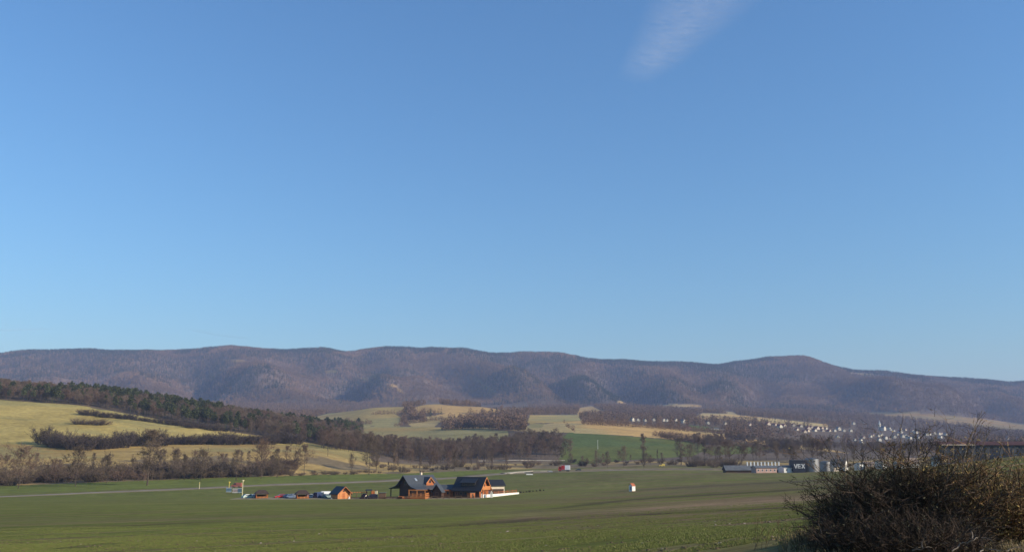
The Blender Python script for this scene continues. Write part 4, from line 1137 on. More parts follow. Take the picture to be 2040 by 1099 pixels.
# orange deck rail running right behind the wall
q0, q1 = hit(984, 984.5, 280), hit(1029, 980.5, 280)
o = empty('deck_rail', q0, 0, 'orange wooden rail behind the low white wall', 'fence')
e = q1 - q0; rail(o, [(0, 0, 0), (e.x, e.y, e.z)], 1.1, M_PINE, 'rail', 2, 2.0, .07)
q0, q1 = at(810, 296, 990), at(956, 296.5, 990)
o = empty('log_fence', q0, 0, 'weathered log fence along the field in front of the chalets', 'fence')
for i in range(12):
    a0, a1 = q0.lerp(q1, i / 12), q0.lerp(q1, (i + 1) / 12)
    a0.z = ground(a0.x, a0.y); a1.z = ground(a1.x, a1.y); a0 = a0 - q0; a1 = a1 - q0
    MB().cyl(a0.x, a0.y, a0.z - .3, a0.z + 1.05, .1, .09, 6).build('post', M_BWOOD, o)
    for zz in (.45, .9): MB().tube([a0 + Vector((0, -.12, zz)), a1 + Vector((0, -.12, zz))], [.085, .085], 5).build('fence_log', M_BWOOD if (i + int(zz * 2)) % 2 else M_DWOOD, o)
q0, q1 = at(700, 298, 990), at(800, 297, 990)
o = empty('rail_fence', q0, 0, 'low dark rail fence in front of the garden huts left of the big chalet', 'fence')
e = q1 - q0; rail(o, [(0, 0, 0), (e.x * .5, e.y * .5, e.z * .5), (e.x, e.y, e.z)], .8, M_DWOOD, 'rail', 2, 2.4, .06)

# ------------------------------------------------------------------ garden huts
p = at(678, 301, 989)
o = empty('log_hut', p, R(-48), 'small dark-roofed log hut with an orange gable left of the big chalet', 'hut')
h_ = [(2.75, 1.7), (0, 4.05)]
roof(h_, -2.6, 2.9, M_BLACKR, o); walls(h_, -2.2, 2.0, 2.2, M_PINEL, o)
for s in (-1, 1): MB().tube([(2.9, s * 2.7, 1.62), (2.9, 0, 3.92)], [.1, .1], 4).build('barge_board', M_PINE, o)
opening(o, M_PINE, 2.005, 2.05, -.55, .55, .05, 2.0, 'x', M_PINEL, 'door'); opening(o, M_GLASS, 2.005, 2.04, -.4, .4, 2.3, 2.9, 'x', M_PINE)
for s in (-1, 1): MB().box(2.6, 2.75, s * 2.0 - .08, s * 2.0 + .08, -.3, 2.1).build('porch_post', M_PINEL, o)
def gazebo(u, Y, lab):
    p = at(u, Y, 990)
    o = empty('gazebo', p, R(20), lab, 'gazebo', 'garden gazebos by the car park')
    MB().add([(-2.3, -2.1, 1.65), (2.3, -2.1, 1.65), (2.3, 2.1, 1.65), (-2.3, 2.1, 1.65), (-1.1, 0, 2.85), (1.1, 0, 2.85), (-2.3, -2.1, 1.55), (2.3, -2.1, 1.55), (2.3, 2.1, 1.55), (-2.3, 2.1, 1.55)],
             [(0, 1, 5, 4), (1, 2, 5), (2, 3, 4, 5), (3, 0, 4), (0, 6, 7, 1), (1, 7, 8, 2), (2, 8, 9, 3), (3, 9, 6, 0), (6, 9, 8, 7)]).build('roof', M_BROWNR, o)
    for x in (-1.8, 1.8):
        for y in (-1.6, 1.6): MB().box(x - .09, x + .09, y - .09, y + .09, -.3, 1.6).build('post', M_PINE, o)
    rail(o, [(-1.8, -1.6, 0), (1.8, -1.6, 0), (1.8, 1.6, 0)], .8, M_PINEL, 'railing', 3, 1.0, .05)
    MB().box(-1.7, 1.7, 1.2, 1.5, .1, 1.3).box(-1.75, -1.45, -1.4, 1.1, .1, 1.3).build('back_boarding', M_DWOOD, o)
    MB().box(-.9, .9, -.4, .4, .66, .72).box(-.7, -.6, -.3, .3, -.1, .66).box(.6, .7, -.3, .3, -.1, .66).build('table', M_BWOOD, o)
gazebo(521, 304, 'brown hip-roofed gazebo with an orange rail, left of the red car')
gazebo(602, 302, 'brown hip-roofed gazebo with an orange rail, right of the red car')
p = at(727, 300, 990)
o = empty('play_hut', p, R(-50), 'tiny steep-roofed play hut with a tan front', 'play hut')
h_ = [(1.2, .1), (0, 1.75)]
roof(h_, -1.3, 1.0, M_DKRED, o, .1); MB().prism([(-1.0, -.1), (1.0, -.1), (0, 1.5)], .7, .78).build('front', M_CREAMW, o)
MB().box(.785, .81, -.25, .25, 0, .8).build('door', M_BWOOD, o)
p = at(734.5, 305, 990)
o = empty('well_house', p, R(10), 'roofed wooden well on a brick shaft beside the play hut', 'well')
MB().add([(-1.15, -.9, 2.55), (1.15, -.9, 2.55), (1.15, .9, 2.55), (-1.15, .9, 2.55), (-1.05, 0, 2.95), (1.05, 0, 2.95)], [(0, 1, 5, 4), (1, 2, 5), (2, 3, 4, 5), (3, 0, 4), (0, 3, 2, 1)]).build('roof', M_BLACKR, o)
for x in (-.8, .8): MB().box(x - .1, x + .1, -.1, .1, -.2, 2.6).build('post', M_DWOOD, o)
MB().cyl(0, 0, -.2, .9, .75, .75, 10).build('shaft', M_PINKW, o); MB().tube([(-.8, 0, 1.8), (.8, 0, 1.8)], [.08, .08], 6).build('windlass', M_BWOOD, o)
p = at(744, 299, 990)
o = empty('covered_stack', p, R(5), 'log stack under a dark blue tarpaulin between the play hut and the board shed', 'log stack')
MB().prism_y([(-1.3, .35), (1.3, .35), (1.32, 1.4), (.6, 1.62), (-.6, 1.62), (-1.32, 1.4)], -.6, .6).build('tarpaulin', M_PURPLE, o)
lg = MB()
for k in range(9): lg.tube([(-1.15 + k * .285, -.5, .14), (-1.15 + k * .285, .5, .14)], [.13, .13], 6)
lg.build('logs', M_BWOOD, o)
p = at(749.5, 303, 988)
o = empty('garden_lantern', p, 0, 'cream garden lantern post standing behind the dark blue tarpaulin', 'lantern')
MB().box(-.2, .2, -.2, .2, -.2, 1.5).build('post', M_WHITEW, o); MB().box(-.36, .36, -.36, .36, 1.5, 2.5).build('lamp', M_CREAMP, o); MB().cyl(0, 0, 2.5, 2.75, .5, .05, 8).build('cap', M_BWOOD, o)
p = at(743, 305, 988)
o = empty('wooden_frame', p, R(10), 'light wooden garden frame next to the roofed well', 'frame')
MB().box(-.5, -.35, -.1, .1, -.2, 2.4).box(.35, .5, -.1, .1, -.2, 2.4).box(-.5, .5, -.1, .1, 2.4, 2.52).build('posts', M_PINEL, o); MB().box(-.34, .34, -.04, .04, 1.2, 2.3).build('panel', M_PINE, o)
p = at(761.5, 300, 990)
o = empty('board_shed', p, R(4), 'square brown board shed in front of the big chalet porch', 'shed')
for k in range(8): MB().box(-1.15 + k * .29, -.88 + k * .29, -.9 - (k % 2) * .03, -.8, -.2, 1.9).build('board', M_BWOOD, o)
MB().box(-1.12, 1.12, -.79, .9, -.2, 1.88).build('body', M_BWOOD, o); MB().box(-1.3, 1.3, -1.05, 1.0, 1.91, 2.02).build('roof', M_GREYR, o)
def picnic(u, Y, lab):
    o = empty('picnic_table', at(u, Y, 989), R(8), lab, 'picnic table', 'picnic tables by the big chalet')
    MB().box(-.95, .95, -.36, .36, .72, .78).build('top', M_BWOOD, o)
    for y in (-.7, .52): MB().box(-.95, .95, y, y + .18, .42, .47).build('bench', M_BWOOD, o)
    MB().box(-.75, -.68, -.6, .6, -.1, .41).box(.68, .75, -.6, .6, -.1, .41).box(-.75, -.68, -.2, .2, .41, .71).box(.68, .75, -.2, .2, .41, .71).build('leg', M_DWOOD, o)
picnic(774, 298.5, 'weathered picnic table right beside the board shed'); picnic(786, 299, 'weathered picnic table nearest the orange terrace')
p = at(799, 300, 988)
o = empty('stacked_logs', p, R(-20), 'round pile of orange split logs at the corner of the terrace', 'log pile')
for k in range(9):
    r_, c_ = (0, k) if k < 5 else (1, k - 5 + .5) if k < 9 else (2, k - 9 + 1)
    MB().tube([(-1.0 + c_ * .46, -.5, .2 + r_ * .4), (-1.0 + c_ * .46, .5, .2 + r_ * .4)], [.22, .22], 7).build('log', M_PINEL if k % 3 else M_PINE, o)
o = tag(MB().cyl(0, 0, -.2, .5, .30, .24, 7).cyl(0.08, .05, .5, .95, .22, .07, 7).build('standing_stone', M_WHITEW, None, at(695, 299, 990)), 'small white stone standing right of the log hut', 'stone')
o = tag(MB().cyl(0, 0, -.2, .35, .42, .3, 7).cyl(.05, 0, .35, .6, .28, .08, 7).build('garden_stone', M_CREAMW, None, at(660.5, 299, 990)), 'pale boulder at the left foot of the log hut', 'stone')
# hut's lean roof piece seen right of the hut
q0 = at(700, 304, 986)
o = empty('garden_pergola', q0, R(12), 'light wooden pergola of thin posts between the log hut and the well', 'pergola')
for x in (0, 1.7, 3.4, 5.0):
    for y in (0, 1.8): MB().box(x - .08, x + .08, y - .08, y + .08, -.2, 1.9).build('post', M_BWOOD, o)
for y in (0, 1.8): MB().box(-.3, 5.3, y - .06, y + .06, 1.9, 2.05).build('beam', M_PINEL, o)
for k in range(7): MB().box(-.1 + k * .85, .02 + k * .85, -.3, 2.1, 2.06, 2.14).build('rafter', M_BWOOD, o)

# worn ground of the yard and the car park
M_YARD = mat('trodden_gravel', (.25, .20, .12), (.165, .14, .07), .35, .95, .3)
ribbon('car_park', [at(u_, 303.5, 990) for u_ in (470, 520, 580, 660, 730, 800)], 13.0, .09, M_YARD, 1.0)
ribbon('yard', [at(u_, 302, 990) for u_ in (802, 850, 900, 958)], 13.0, .08, M_YARD, 1.0)
# ------------------------------------------------------------------ cars
def car_paint(name, c, r=.3): return mat(name, c, tuple(q * .9 for q in c), 1, r, 0, .5)
WHEEL = MB(); WHEEL.m = Matrix.Rotation(R(90), 4, 'X'); WHEEL.cyl(0, 0, -.1, .1, .32, .32, 14); WHEEL_ME = WHEEL.mesh('wheel', M_RUBBER)
HUB = MB(); HUB.m = Matrix.Rotation(R(90), 4, 'X'); HUB.cyl(0, 0, -.115, .115, .18, .18, 10); HUB_ME = HUB.mesh('hubcap', M_METAL)
def car(u, Y, rz, paint, label, van=False, zoff=0, cat='car', name='parked_car', group='cars in the car park'):
    p = at(u, Y, 988) if not isinstance(u, Vector) else u
    o = empty(name, p, R(rz), label, cat, group)
    if van:
        side = [(-2.2, .35), (2.25, .35), (2.25, .85), (2.1, 1.05), (1.55, 1.2), (1.0, 1.95), (.7, 2.05), (-2.1, 2.05), (-2.2, 1.9)]
        gl = [(1.48, 1.22), (1.02, 1.85), (.1, 1.85), (.1, 1.25)]; w0 = .86
    else:
        side = [(-2.05, .35), (2.1, .32), (2.12, .68), (1.95, .82), (1.0, .95), (.35, 1.42), (-1.05, 1.45), (-1.75, 1.0), (-2.05, .92)]
        gl = [(.92, .96), (.32, 1.36), (-1.0, 1.39), (-1.6, 1.0)]; w0 = .84
    vs = []; n = len(side)
    for y in (-1, 1):
        for x, z in side:
            t = max(0, (z - .95)) * .22; vs.append((x, y * (w0 - t), z))
    fs = [tuple(range(n)), tuple(range(2 * n - 1, n - 1, -1))] + [((i + 1) % n, i, n + i, n + (i + 1) % n) for i in range(n)]
    MB().add(vs, fs).build('body', paint, o)
    g = MB(); m_ = len(gl)
    for y in (-1, 1):
        g.add([(x, y * (w0 - max(0, z - .95) * .22 + .012), z) for x, z in gl], [tuple(range(m_)) if y < 0 else tuple(range(m_ - 1, -1, -1))])
    g.build('side_window', M_GLASS, o)
    (x0, z0), (x1, z1) = gl[0], gl[1]; e = .03
    MB().add([(x0 + e + .06, -.68, z0 + .02), (x0 + e + .06, .68, z0 + .02), (x1 + e + .05, .6, z1), (x1 + e + .05, -.6, z1)], [(0, 1, 2, 3)]).build('windscreen', M_GLASS, o)
    if not van: MB().add([(-1.72, -.66, 1.05), (-1.72, .66, 1.05), (-1.14, .58, 1.42), (-1.14, -.58, 1.42)], [(3, 2, 1, 0)]).build('rear_window', M_GLASS, o)
    for x in (-1.3, 1.32):
        for y in (-.78, .78):
            wq = link_mesh('wheel', WHEEL_ME, o, (x, y, .32)); link_mesh('hubcap', HUB_ME, wq)
    for y in (-.6, .6): MB().box((2.2 if van else 2.06), (2.27 if van else 2.14), y - .17, y + .17, .6, .74).build('headlight', M_WHITEP, o)
    return o
car(494.5, 305, 40, car_paint('mint_paint', (.45, .55, .48)), 'pale mint car at the left end of the car park')
car(504, 307, 130, car_paint('silver_paint', (.5, .5, .5)), 'silver car right behind the left gazebo')
car(560, 307, 205, M_RED, 'dark red car parked between the two gazebos')
car(576, 306, 60, car_paint('steel_blue_paint', (.10, .14, .22)), 'steel blue car just right of the red car')
car(587, 310, 50, car_paint('grey_paint', (.20, .20, .21)), 'dark grey car half hidden behind the right gazebo')
car(617, 307, 60, car_paint('light_silver_paint', (.55, .57, .58)), 'light silver car just right of the right gazebo')
car(628, 311, 70, car_paint('black_paint', (.02, .022, .025)), 'black car behind the light silver one')
car(636, 306, 65, car_paint('navy_paint', (.035, .045, .10)), 'navy blue car in the middle of the right car row', True)
car(645, 313, 200, M_WHITEP, 'white van behind the navy car', True, cat='van')
car(653, 307, 50, car_paint('teal_paint', (.20, .27, .27)), 'grey-green car beside the log hut')

# ------------------------------------------------------------------ sign boards, lamp posts and traffic by the road
def board(u, v, wd, ht, m, lab, rz=0):
    p = hit(u, v, 300)
    o = empty('sign_board', p, R(rz), lab, 'sign board', 'sign boards by the road')
    MB().box(-wd / 2, wd / 2, -.06, .06, .55, .55 + ht).build('panel', m, o)
    MB().box(-wd / 2 - .06, wd / 2 + .06, -.09, .09, .55 + ht, .67 + ht).box(-wd / 2 - .06, wd / 2 + .06, -.09, .09, .43, .55).build('frame', M_WHITEP, o)
    for x in (-wd / 2 + .2, wd / 2 - .2): MB().box(x - .07, x + .07, .07, .2, -.4, .5 + ht).build('post', M_DWOOD, o)
board(455.5, 981.5, 2.0, 1.35, M_BLUEB, 'pale blue sign board under the yellow lamp post')
board(468, 983, 1.9, 1.25, M_GREYB, 'pinkish grey sign board between two blue ones', 4)
board(477, 983, 1.35, 1.35, M_BLUEB, 'narrow blue sign board beside the tall cream post', -6)
p = hit(482.5, 986, 280)
def lamp_post(p, h, m, lab):
    o = empty('lamp_post', p, 0, lab, 'lamp post')
    MB().cyl(0, 0, -.3, h - .7, .14, .11, 8).build('pole', m, o)
    MB().cyl(0, 0, h - .7, h, .12, .48, 8).cyl(0, 0, h + .001, h + .12, .5, .42, 8).build('lamp', m, o)
    return o
lamp_post(p, hpx(29, p.y), M_CREAMP, 'tall cream lamp post with a flared head beside the blue boards')
p = hit(456, 975, 300); lamp_post(p, hpx(15, p.y), M_YELLOW, 'short yellow lamp post behind the left blue board')
p = hit(397, 973, 300)
o = empty('road_marker', p, 0, 'thin yellow marker post by the road, left of the sign boards', 'marker post')
MB().box(-.12, .12, -.08, .08, -.3, hpx(13, p.y)).build('post', M_CREAMP, o); MB().box(-.14, .14, -.1, -.081, hpx(9, p.y), hpx(12, p.y)).build('reflector', M_YELLOW, o)
p = hit(471.5, 970, 330)
car(p, 0, 176, M_ORANGE, 'orange-red van driving on the road behind the sign boards', True, cat='van', name='road_van', group='road traffic')
p = hit(1124, 938.5, 400)
o = empty('truck', p + Vector((0, 0, .15)), R(172), 'red-cabbed truck with a white box body stopped by the road', 'truck')
MB().prism_y([(1.9, .55), (3.9, .55), (3.95, 1.6), (3.6, 3.05), (1.9, 3.15)], -1.2, 1.2).build('cab', M_RED, o)
MB().add([(3.96, -1.0, 1.75), (3.96, 1.0, 1.75), (3.66, .95, 2.85), (3.66, -.95, 2.85)], [(0, 1, 2, 3)]).build('windscreen', M_GLASS, o)
MB().box(2.2, 3.3, 1.205, 1.22, 1.7, 2.7).box(2.2, 3.3, -1.22, -1.205, 1.7, 2.7).build('side_window', M_GLASS, o)
MB().box(-4.0, 1.7, -1.25, 1.25, 1.0, 4.05).build('box_body', M_WHITEP, o); MB().box(-.6, 1.75, -1.27, 1.27, 1.1, 4.0).build('red_panel', M_RED, o)
MB().box(-4.0, 1.85, -.5, .5, .6, .98).build('chassis', M_DMETAL, o)
for x in (-3.1, -2.0, 2.9):
    for y in (-1.05, 1.05):
        wq = link_mesh('wheel', WHEEL_ME, o, (x, y, .48)); wq.scale = (1.5, 1.5, 1.5)
car(hit(1152, 937, 400), 0, 180, car_paint('dark_green_paint', (.05, .06, .05)), 'small dark car on the gravel right of the red truck', group='cars right of the truck')
o = car(hit(1319, 928.5, 400), 0, 175, M_YELLOW, 'yellow van parked on the far field edge left of the grove', True, cat='van', group='cars right of the truck')
o = tag(MB().box(-2.0, 2.0, -.9, .9, -.1, .25).box(-1.9, 1.9, -.8, .8, .25, .5).build('concrete_slabs', M_WHITEW, None, hit(1055, 945, 400)), 'pale stack of concrete slabs below the gravel track', 'slabs')

# ------------------------------------------------------------------ wayside shrine
p = hit(1259.5, 977.5, 200)
s_ = p.y / 1830
o = empty('shrine', p, R(38), 'small white wayside shrine with an orange roof alone in the field', 'shrine')
hw, hh = 4.4 * s_, 10.5 * s_
MB().prism([(-hw, -.3), (hw, -.3), (hw, hh), (0, hh + 4.2 * s_), (-hw, hh)], -hw, hw).build('body', M_WHITEW, o)
roof([(hw * 1.08, hh - .02), (0, hh + 4.7 * s_)], -hw * 1.12, hw * 1.12, mat('orange_tile', (.42, .14, .07), (.34, .11, .05), 3, .8), o, .12)
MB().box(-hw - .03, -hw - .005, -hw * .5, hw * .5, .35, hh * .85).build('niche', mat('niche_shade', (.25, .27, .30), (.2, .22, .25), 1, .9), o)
MB().box(-hw - .10, hw * .9, -hw - .06, -hw - .004, -.3, .25).build('plinth', M_CREAMW, o)
# row of little shrubs in line with the white wall
random.seed(4)
for i, (u_, v_) in enumerate(((1037,981),(1043,980.5),(1049,980),(1055,979.5),(1062,978.5),(1069,978),(1076,977.5),(1083,977))):
    p = hit(u_, v_, 250)
    plant('d', p, .5 + .2 * (i % 3 == 0), 'little dark clipped shrub in the row continuing the white wall', 'row of little shrubs beyond the white wall', .75)
for u_, v_, h_px, lab in ((264, 918, 14, 'wooden pole on the ochre meadow left of the tall tree'), (653, 908, 12, 'wooden pole on the ochre slope left of the wood'), (1191, 894, 18, 'whitish pole standing in the distant green field'), (118, 930, 12, 'wooden pole on the slope above the left thicket')):
    p = hit(u_, v_, 480)
    o = empty('pole', p, 0, lab, 'pole'); hh = hpx(h_px, p.y)
    MB().cyl(0, 0, -.4, hh, .16, .11, 7).build('shaft', M_WHITEP if u_ > 1000 else M_DWOOD, o)
    MB().box(-.5, .5, -.06, .06, hh * .9, hh * .9 + .12).build('crossarm', M_WHITEP if u_ > 1000 else M_DWOOD, o)
# ------------------------------------------------------------------ works and farm on the right
def fb(u, v, ymin=380): return hit(u, v, ymin)
def bx(o, name, m, *a): return MB().box(*a).build(name, m, o)
Y0 = 520
def px(n, Y=Y0): return n * Y / 1830
p = at(1500, Y0 + 6, 936)
o = empty('barn', p, R(4), 'long low grey-roofed barn with a row of white vent stacks on its ridge', 'barn')
h_ = [(px(13), px(5.5)), (0, px(14.5))]
roof(h_, px(-60), px(62), M_GREYR, o); walls(h_, px(-58), px(60), px(11), M_DWOOD, o)
for i in range(10):
    x = px(-11 + i * 7.2)
    s = MB().box(x - .27, x + .27, -.3, .3, px(13.2), px(20.5)).build('vent_stack', M_WHITEP, o)
    MB().box(x - .36, x + .36, -.4, .4, px(20.5), px(21.2)).build('cowl', M_WHITEP, s)
def shed_(u0, u1, v0, v1, wm, rm, lab, Y=Y0, rz=0, name='farm_shed', rise=.35, deep=6.0, wins=3, cat='shed'):
    """Long low building spanning columns u0..u1, foot row v0, eave row v1."""
    p = at((u0 + u1) / 2, Y, v0); Lh = px(u1 - u0, Y) / 2; e = px(v0 - v1, Y) 
    o = empty(name, p, R(rz), lab, cat)
    hd = deep / 2; h_ = [(hd + .35, e), (0, e + hd * rise * 2 * .5)]
    roof(h_, -Lh - .3, Lh + .3, rm, o); walls(h_, -Lh, Lh, hd, wm, o, .2)
    n = wins
    for i in range(n):
        x = -Lh + 2 * Lh * (i + .5) / n
        opening(o, M_GLASS, x - .5, x + .5, -hd - .04, -hd - .005, e * .3, e * .72, 'y', M_WHITEP)
    return o
shed_(1500, 1544, 937, 927, M_PINKW, M_GREYR, 'low pinkish brick building in front of the grey barn', Y0 - 8, 12, wins=5)
shed_(1555, 1579, 936, 925.5, M_WHITEW, M_GREYR, 'low white building just left of the navy hall', Y0 - 4, 14, wins=2)
p = at(1590.5, Y0 - 6, 936)
o = empty('navy_hall', p, 0, 'dark navy hall with big white letters on its front', 'hall')
W_, H_ = px(12.5), px(23)
bx(o, 'wall', M_NAVY, -W_, W_, -2.5, 4, -.6, H_); bx(o, 'roof_edge', M_DMETAL, -W_ - .15, W_ + .15, -2.65, 4.15, H_ + .003, H_ + .35)
def stroke(b, x0, z0, x1, z1, t, y):
    d = Vector((x1 - x0, 0, z1 - z0)); n = Vector((-d.z, 0, d.x)).normalized() * t / 2
    P_ = [Vector((x0, y, z0)) - n, Vector((x1, y, z1)) - n, Vector((x1, y, z1)) + n, Vector((x0, y, z0)) + n]
    b.add([tuple(q) for q in P_] + [tuple(q + Vector((0, -.06, 0))) for q in P_], [(4, 5, 6, 7), (0, 1, 5, 4), (1, 2, 6, 5), (2, 3, 7, 6), (3, 0, 4, 7)])
lh, lw, z0, t_ = px(8.2), px(5.6), px(8.3), .52
yl = -2.53
M_LET = mat('weathered_white_lettering', (.58, .58, .57), (.42, .42, .42), .9, .7)
x0 = -px(10.2)
b = MB(); stroke(b, x0, z0 + lh, x0 + lw * .5, z0, t_, yl); stroke(b, x0 + lw * .5, z0, x0 + lw, z0 + lh, t_, yl - .003); b.build('letter', M_LET, o)
x0 = -px(2.8); b = MB(); stroke(b, x0, z0, x0, z0 + lh, t_, yl)
for k in range(3): stroke(b, x0, z0 + t_ / 2 + k * (lh - t_) / 2, x0 + lw * .85, z0 + t_ / 2 + k * (lh - t_) / 2, t_ * .85, yl - .003)
b.build('letter', M_LET, o)
x0 = px(4.2); b = MB(); stroke(b, x0, z0, x0 + lw, z0 + lh, t_ * 1.1, yl); stroke(b, x0 + lw, z0, x0, z0 + lh, t_ * 1.1, yl - .003); b.build('letter', M_LET, o)
def tank(u, v, Y, rpx, hpx_, lab, dm):
    p = at(u, Y, v); r = px(rpx, Y); h = px(hpx_, Y)
    o = empty('storage_tank', p, 0, lab, 'tank', 'steel storage tanks')
    n = 8
    for k in range(n): MB().cyl(0, 0, h * k / n + (.03 if k else -.6), h * (k + 1) / n, r - (.03 if k % 2 else 0), None, 40).build('ring', dm, o, smooth=False)
    MB().cyl(0, 0, h + .003, h + r * .14, r * 1.02, r * .3, 40).build('roof', M_DMETAL, o)
    l_ = MB()
    for s in (-.2, .2): l_.box(s - .03, s + .03, -r - .22, -r - .16, 0, h + .6)
    for k in range(18): l_.box(-.2, .2, -r - .21, -r - .17, h * k / 18 + .1, h * k / 18 + .15)
    l_.build('ladder', M_METAL, o); 
    MB().tube([(r * 1.01 * math.cos(i * .3142), r * 1.01 * math.sin(i * .3142), h - .25) for i in range(21)], [.09] * 21, 4).build('rim', M_METAL, o)
tank(1617, 936, Y0 - 2, 14.5, 25, 'larger ribbed steel tank right next to the navy hall', M_METAL)
tank(1644, 930, Y0 + 18, 10.5, 18, 'smaller ribbed steel tank behind the larger one', M_METAL)
p = at(1576, Y0 + 10, 930)
o = empty('brick_chimney', p, 0, 'short red brick chimney stack behind the navy hall', 'chimney'); bx(o, 'shaft', M_PINKW, -.9, .9, -.9, .9, -.5, px(20)); bx(o, 'cap', M_DWOOD, -1.05, 1.05, -1.05, 1.05, px(20), px(21))
def gable_(u, v, Y, wpx, epx, rpx, rz, wm, rm, lab, L_=7, name='farm_house', cat='house', group=None):
    p = at(u, Y, v); hw = px(wpx, Y) / 2; o = empty(name, p, R(rz), lab, cat, group)
    h_ = [(hw + .4, px(epx, Y) - .2), (0, px(rpx, Y))]
    roof(h_, -L_ / 2 - .4, L_ / 2 + .4, rm, o); walls(h_, -L_ / 2, L_ / 2, hw, wm, o)
    opening(o, M_GLASS, -L_ / 2 - .04, -L_ / 2 - .005, -hw * .45, hw * .2, 1.0, 2.2, 'x', M_WHITEP)
    for x in (-L_ * .25, L_ * .2): opening(o, M_GLASS, x - .5, x + .5, -hw - .04, -hw - .005, 1, 2.2, 'y', M_WHITEP)
    return o
gable_(1672, 930, Y0 + 4, 20, 12, 24, -38, M_WHITEW, M_OLDR, 'white gabled house with a pale sloping roof right of the smaller tank', 8)
shed_(1657, 1670, 935, 926, M_CREAMW, M_GREYR, 'small cream shed in front of the white gabled house', Y0 - 10, 10, wins=1, deep=4)
shed_(1706, 1716, 931, 919, M_WHITEW, M_GREYR, 'small bright white outbuilding behind the left edge of the big bush', Y0 - 6, 20, wins=1, deep=4)
shed_(1718, 1768, 921, 912, M_OLDR, M_OLDR, 'long shed with a weathered brown roof behind the big bush', Y0 + 20, 5, wins=4)
shed_(1750, 1760, 931, 917, M_WHITEW, M_OLDR, 'narrow white gable wall behind the top of the big bush', Y0 - 12, 30, wins=1, deep=5)
shed_(1786, 1826, 924, 915, M_WHITEW, M_OLDR, 'long white-walled cottage with a patched brown roof behind the big bush', 470, 8, wins=4, rise=.8, deep=7)
p = at(1881, 440, 925)
o = empty('hipped_house', p, R(12), 'white house under a big brown hipped roof behind the pale saplings', 'house')
q = lambda n: px(n, 440)
MB().box(-q(19), q(19), -q(13), q(13), -.6, q(10.5)).build('wall', M_WHITEW, o)
MB().add([(-q(24), -q(17), q(10)), (q(24), -q(17), q(10)), (q(24), q(17), q(10)), (-q(24), q(17), q(10)), (-q(11), 0, q(27)), (q(11), 0, q(27))], [(0, 1, 5, 4), (1, 2, 5), (2, 3, 4, 5), (3, 0, 4), (0, 3, 2, 1)]).build('roof', M_OLDR, o)
for x in (-10, 2, 12): opening(o, M_GLASS, q(x) - .6, q(x) + .6, -q(13) - .04, -q(13) - .005, 1.0, 2.1, 'y', M_WHITEP)
# long dark hall with a dark red roof, behind the grassy rise
p = at(1975, 430, 915)
o = empty('long_hall', p, R(-2), 'long dark hall with a dark red roof beyond the grassy rise', 'hall')
q = lambda n: px(n, 430)
zt = CAM_Z + 430 * float(slope(886)) - p.z; zr = CAM_Z + 430 * float(slope(878.5)) - p.z
bx(o, 'wall', M_DMETAL, -q(92), q(120), 0, 7, -2, zt)
MB().prism([(-1.0, zt + .003), (8, zt + .003), (3.5, zr)], -q(97), q(122)).build('roof', M_DKRED, o)
MB().box(-q(97), -q(30), -1.12, -1.003, zt - .05, zt + .3).build('gutter', M_CREAMW, o)
for i in range(24):
    x = -q(90) + i * q(8.8); bx(o, 'wall_panel', M_NAVY if i % 3 else M_DMETAL, x, x + q(8.3), -.06 - .02 * (i % 2), -.002, 0, zt - .5)
for i in range(9):
    x = -q(50) + i * q(14); opening(o, M_GLASS, x, x + 1.6, -.16, -.10, zt - 1.7, zt - .9, 'y', M_GREYR)

# ------------------------------------------------------------------ villages on the far slopes
HP = []
def far_house(i, wm, rm, L_, hw, e, rg):
    o = empty('village_house', (0, 0, 0), 0, 'house', 'house')
    h_ = [(hw + .5, e - .3), (0, rg)]
    roof(h_, -L_ / 2 - .5, L_ / 2 + .5, rm, o, .3); walls(h_, -L_ / 2, L_ / 2, hw, wm, o, .3)
    MB().box(L_ * .15, L_ * .15 + .8, -.4, .4, rg - 1.2, rg + 1.0).build('chimney', M_PINKW, o)
    for x in (-L_ * .28, L_ * .2): opening(o, M_GLASS, x - .6, x + .6, -hw - .05, -hw - .006, 1.1, 2.4, 'y', M_WHITEP)
    for y in (-hw * .45, hw * .35): opening(o, M_GLASS, L_ / 2 + .006, L_ / 2 + .05, y - .6, y + .6, 1.1, 2.4, 'x', M_WHITEP)
    HP.append(o)
M_OLDW = mat('aged_white_render', (.58, .53, .42), (.48, .44, .34), .2, .95, per_object=.22)
M_OLDC = mat('aged_cream_render', (.55, .46, .34), (.46, .38, .28), .2, .95, per_object=.22)
far_house(0, M_OLDW, M_REDR, 11, 4.6, 4.2, 8.2); far_house(1, M_OLDW, M_OLDR, 10, 4.2, 5.5, 9.0); far_house(2, M_OLDC, M_REDR, 12, 4.4, 3.6, 7.6); far_house(3, M_OLDW, M_GREYR, 10, 4.5, 5.6, 8.6); far_house(4, M_OLDC, M_REDR, 13, 5.2, 3.2, 8.2)
HUSED = set()
ORD = 'first second third fourth fifth sixth seventh eighth ninth tenth eleventh twelfth thirteenth fourteenth fifteenth'.split()
def ranked(items, rows, text):
    """A label for each house: its row by height on the slope and its place counted along that row."""
    vs_ = sorted(q_[1] for q_ in items); n = len(rows); cut = [vs_[min(len(vs_) - 1, len(vs_) * (k + 1) // n)] for k in range(n - 1)]
    out = [None] * len(items)
    for k in range(n):
        mem = [i for i, q_ in enumerate(items) if sum(q_[1] >= c for c in cut) == k]
        for r_, i in enumerate(sorted(mem, key=lambda i: items[i][0])): out[i] = text % (ORD[min(r_, 14)], rows[k])
    return out
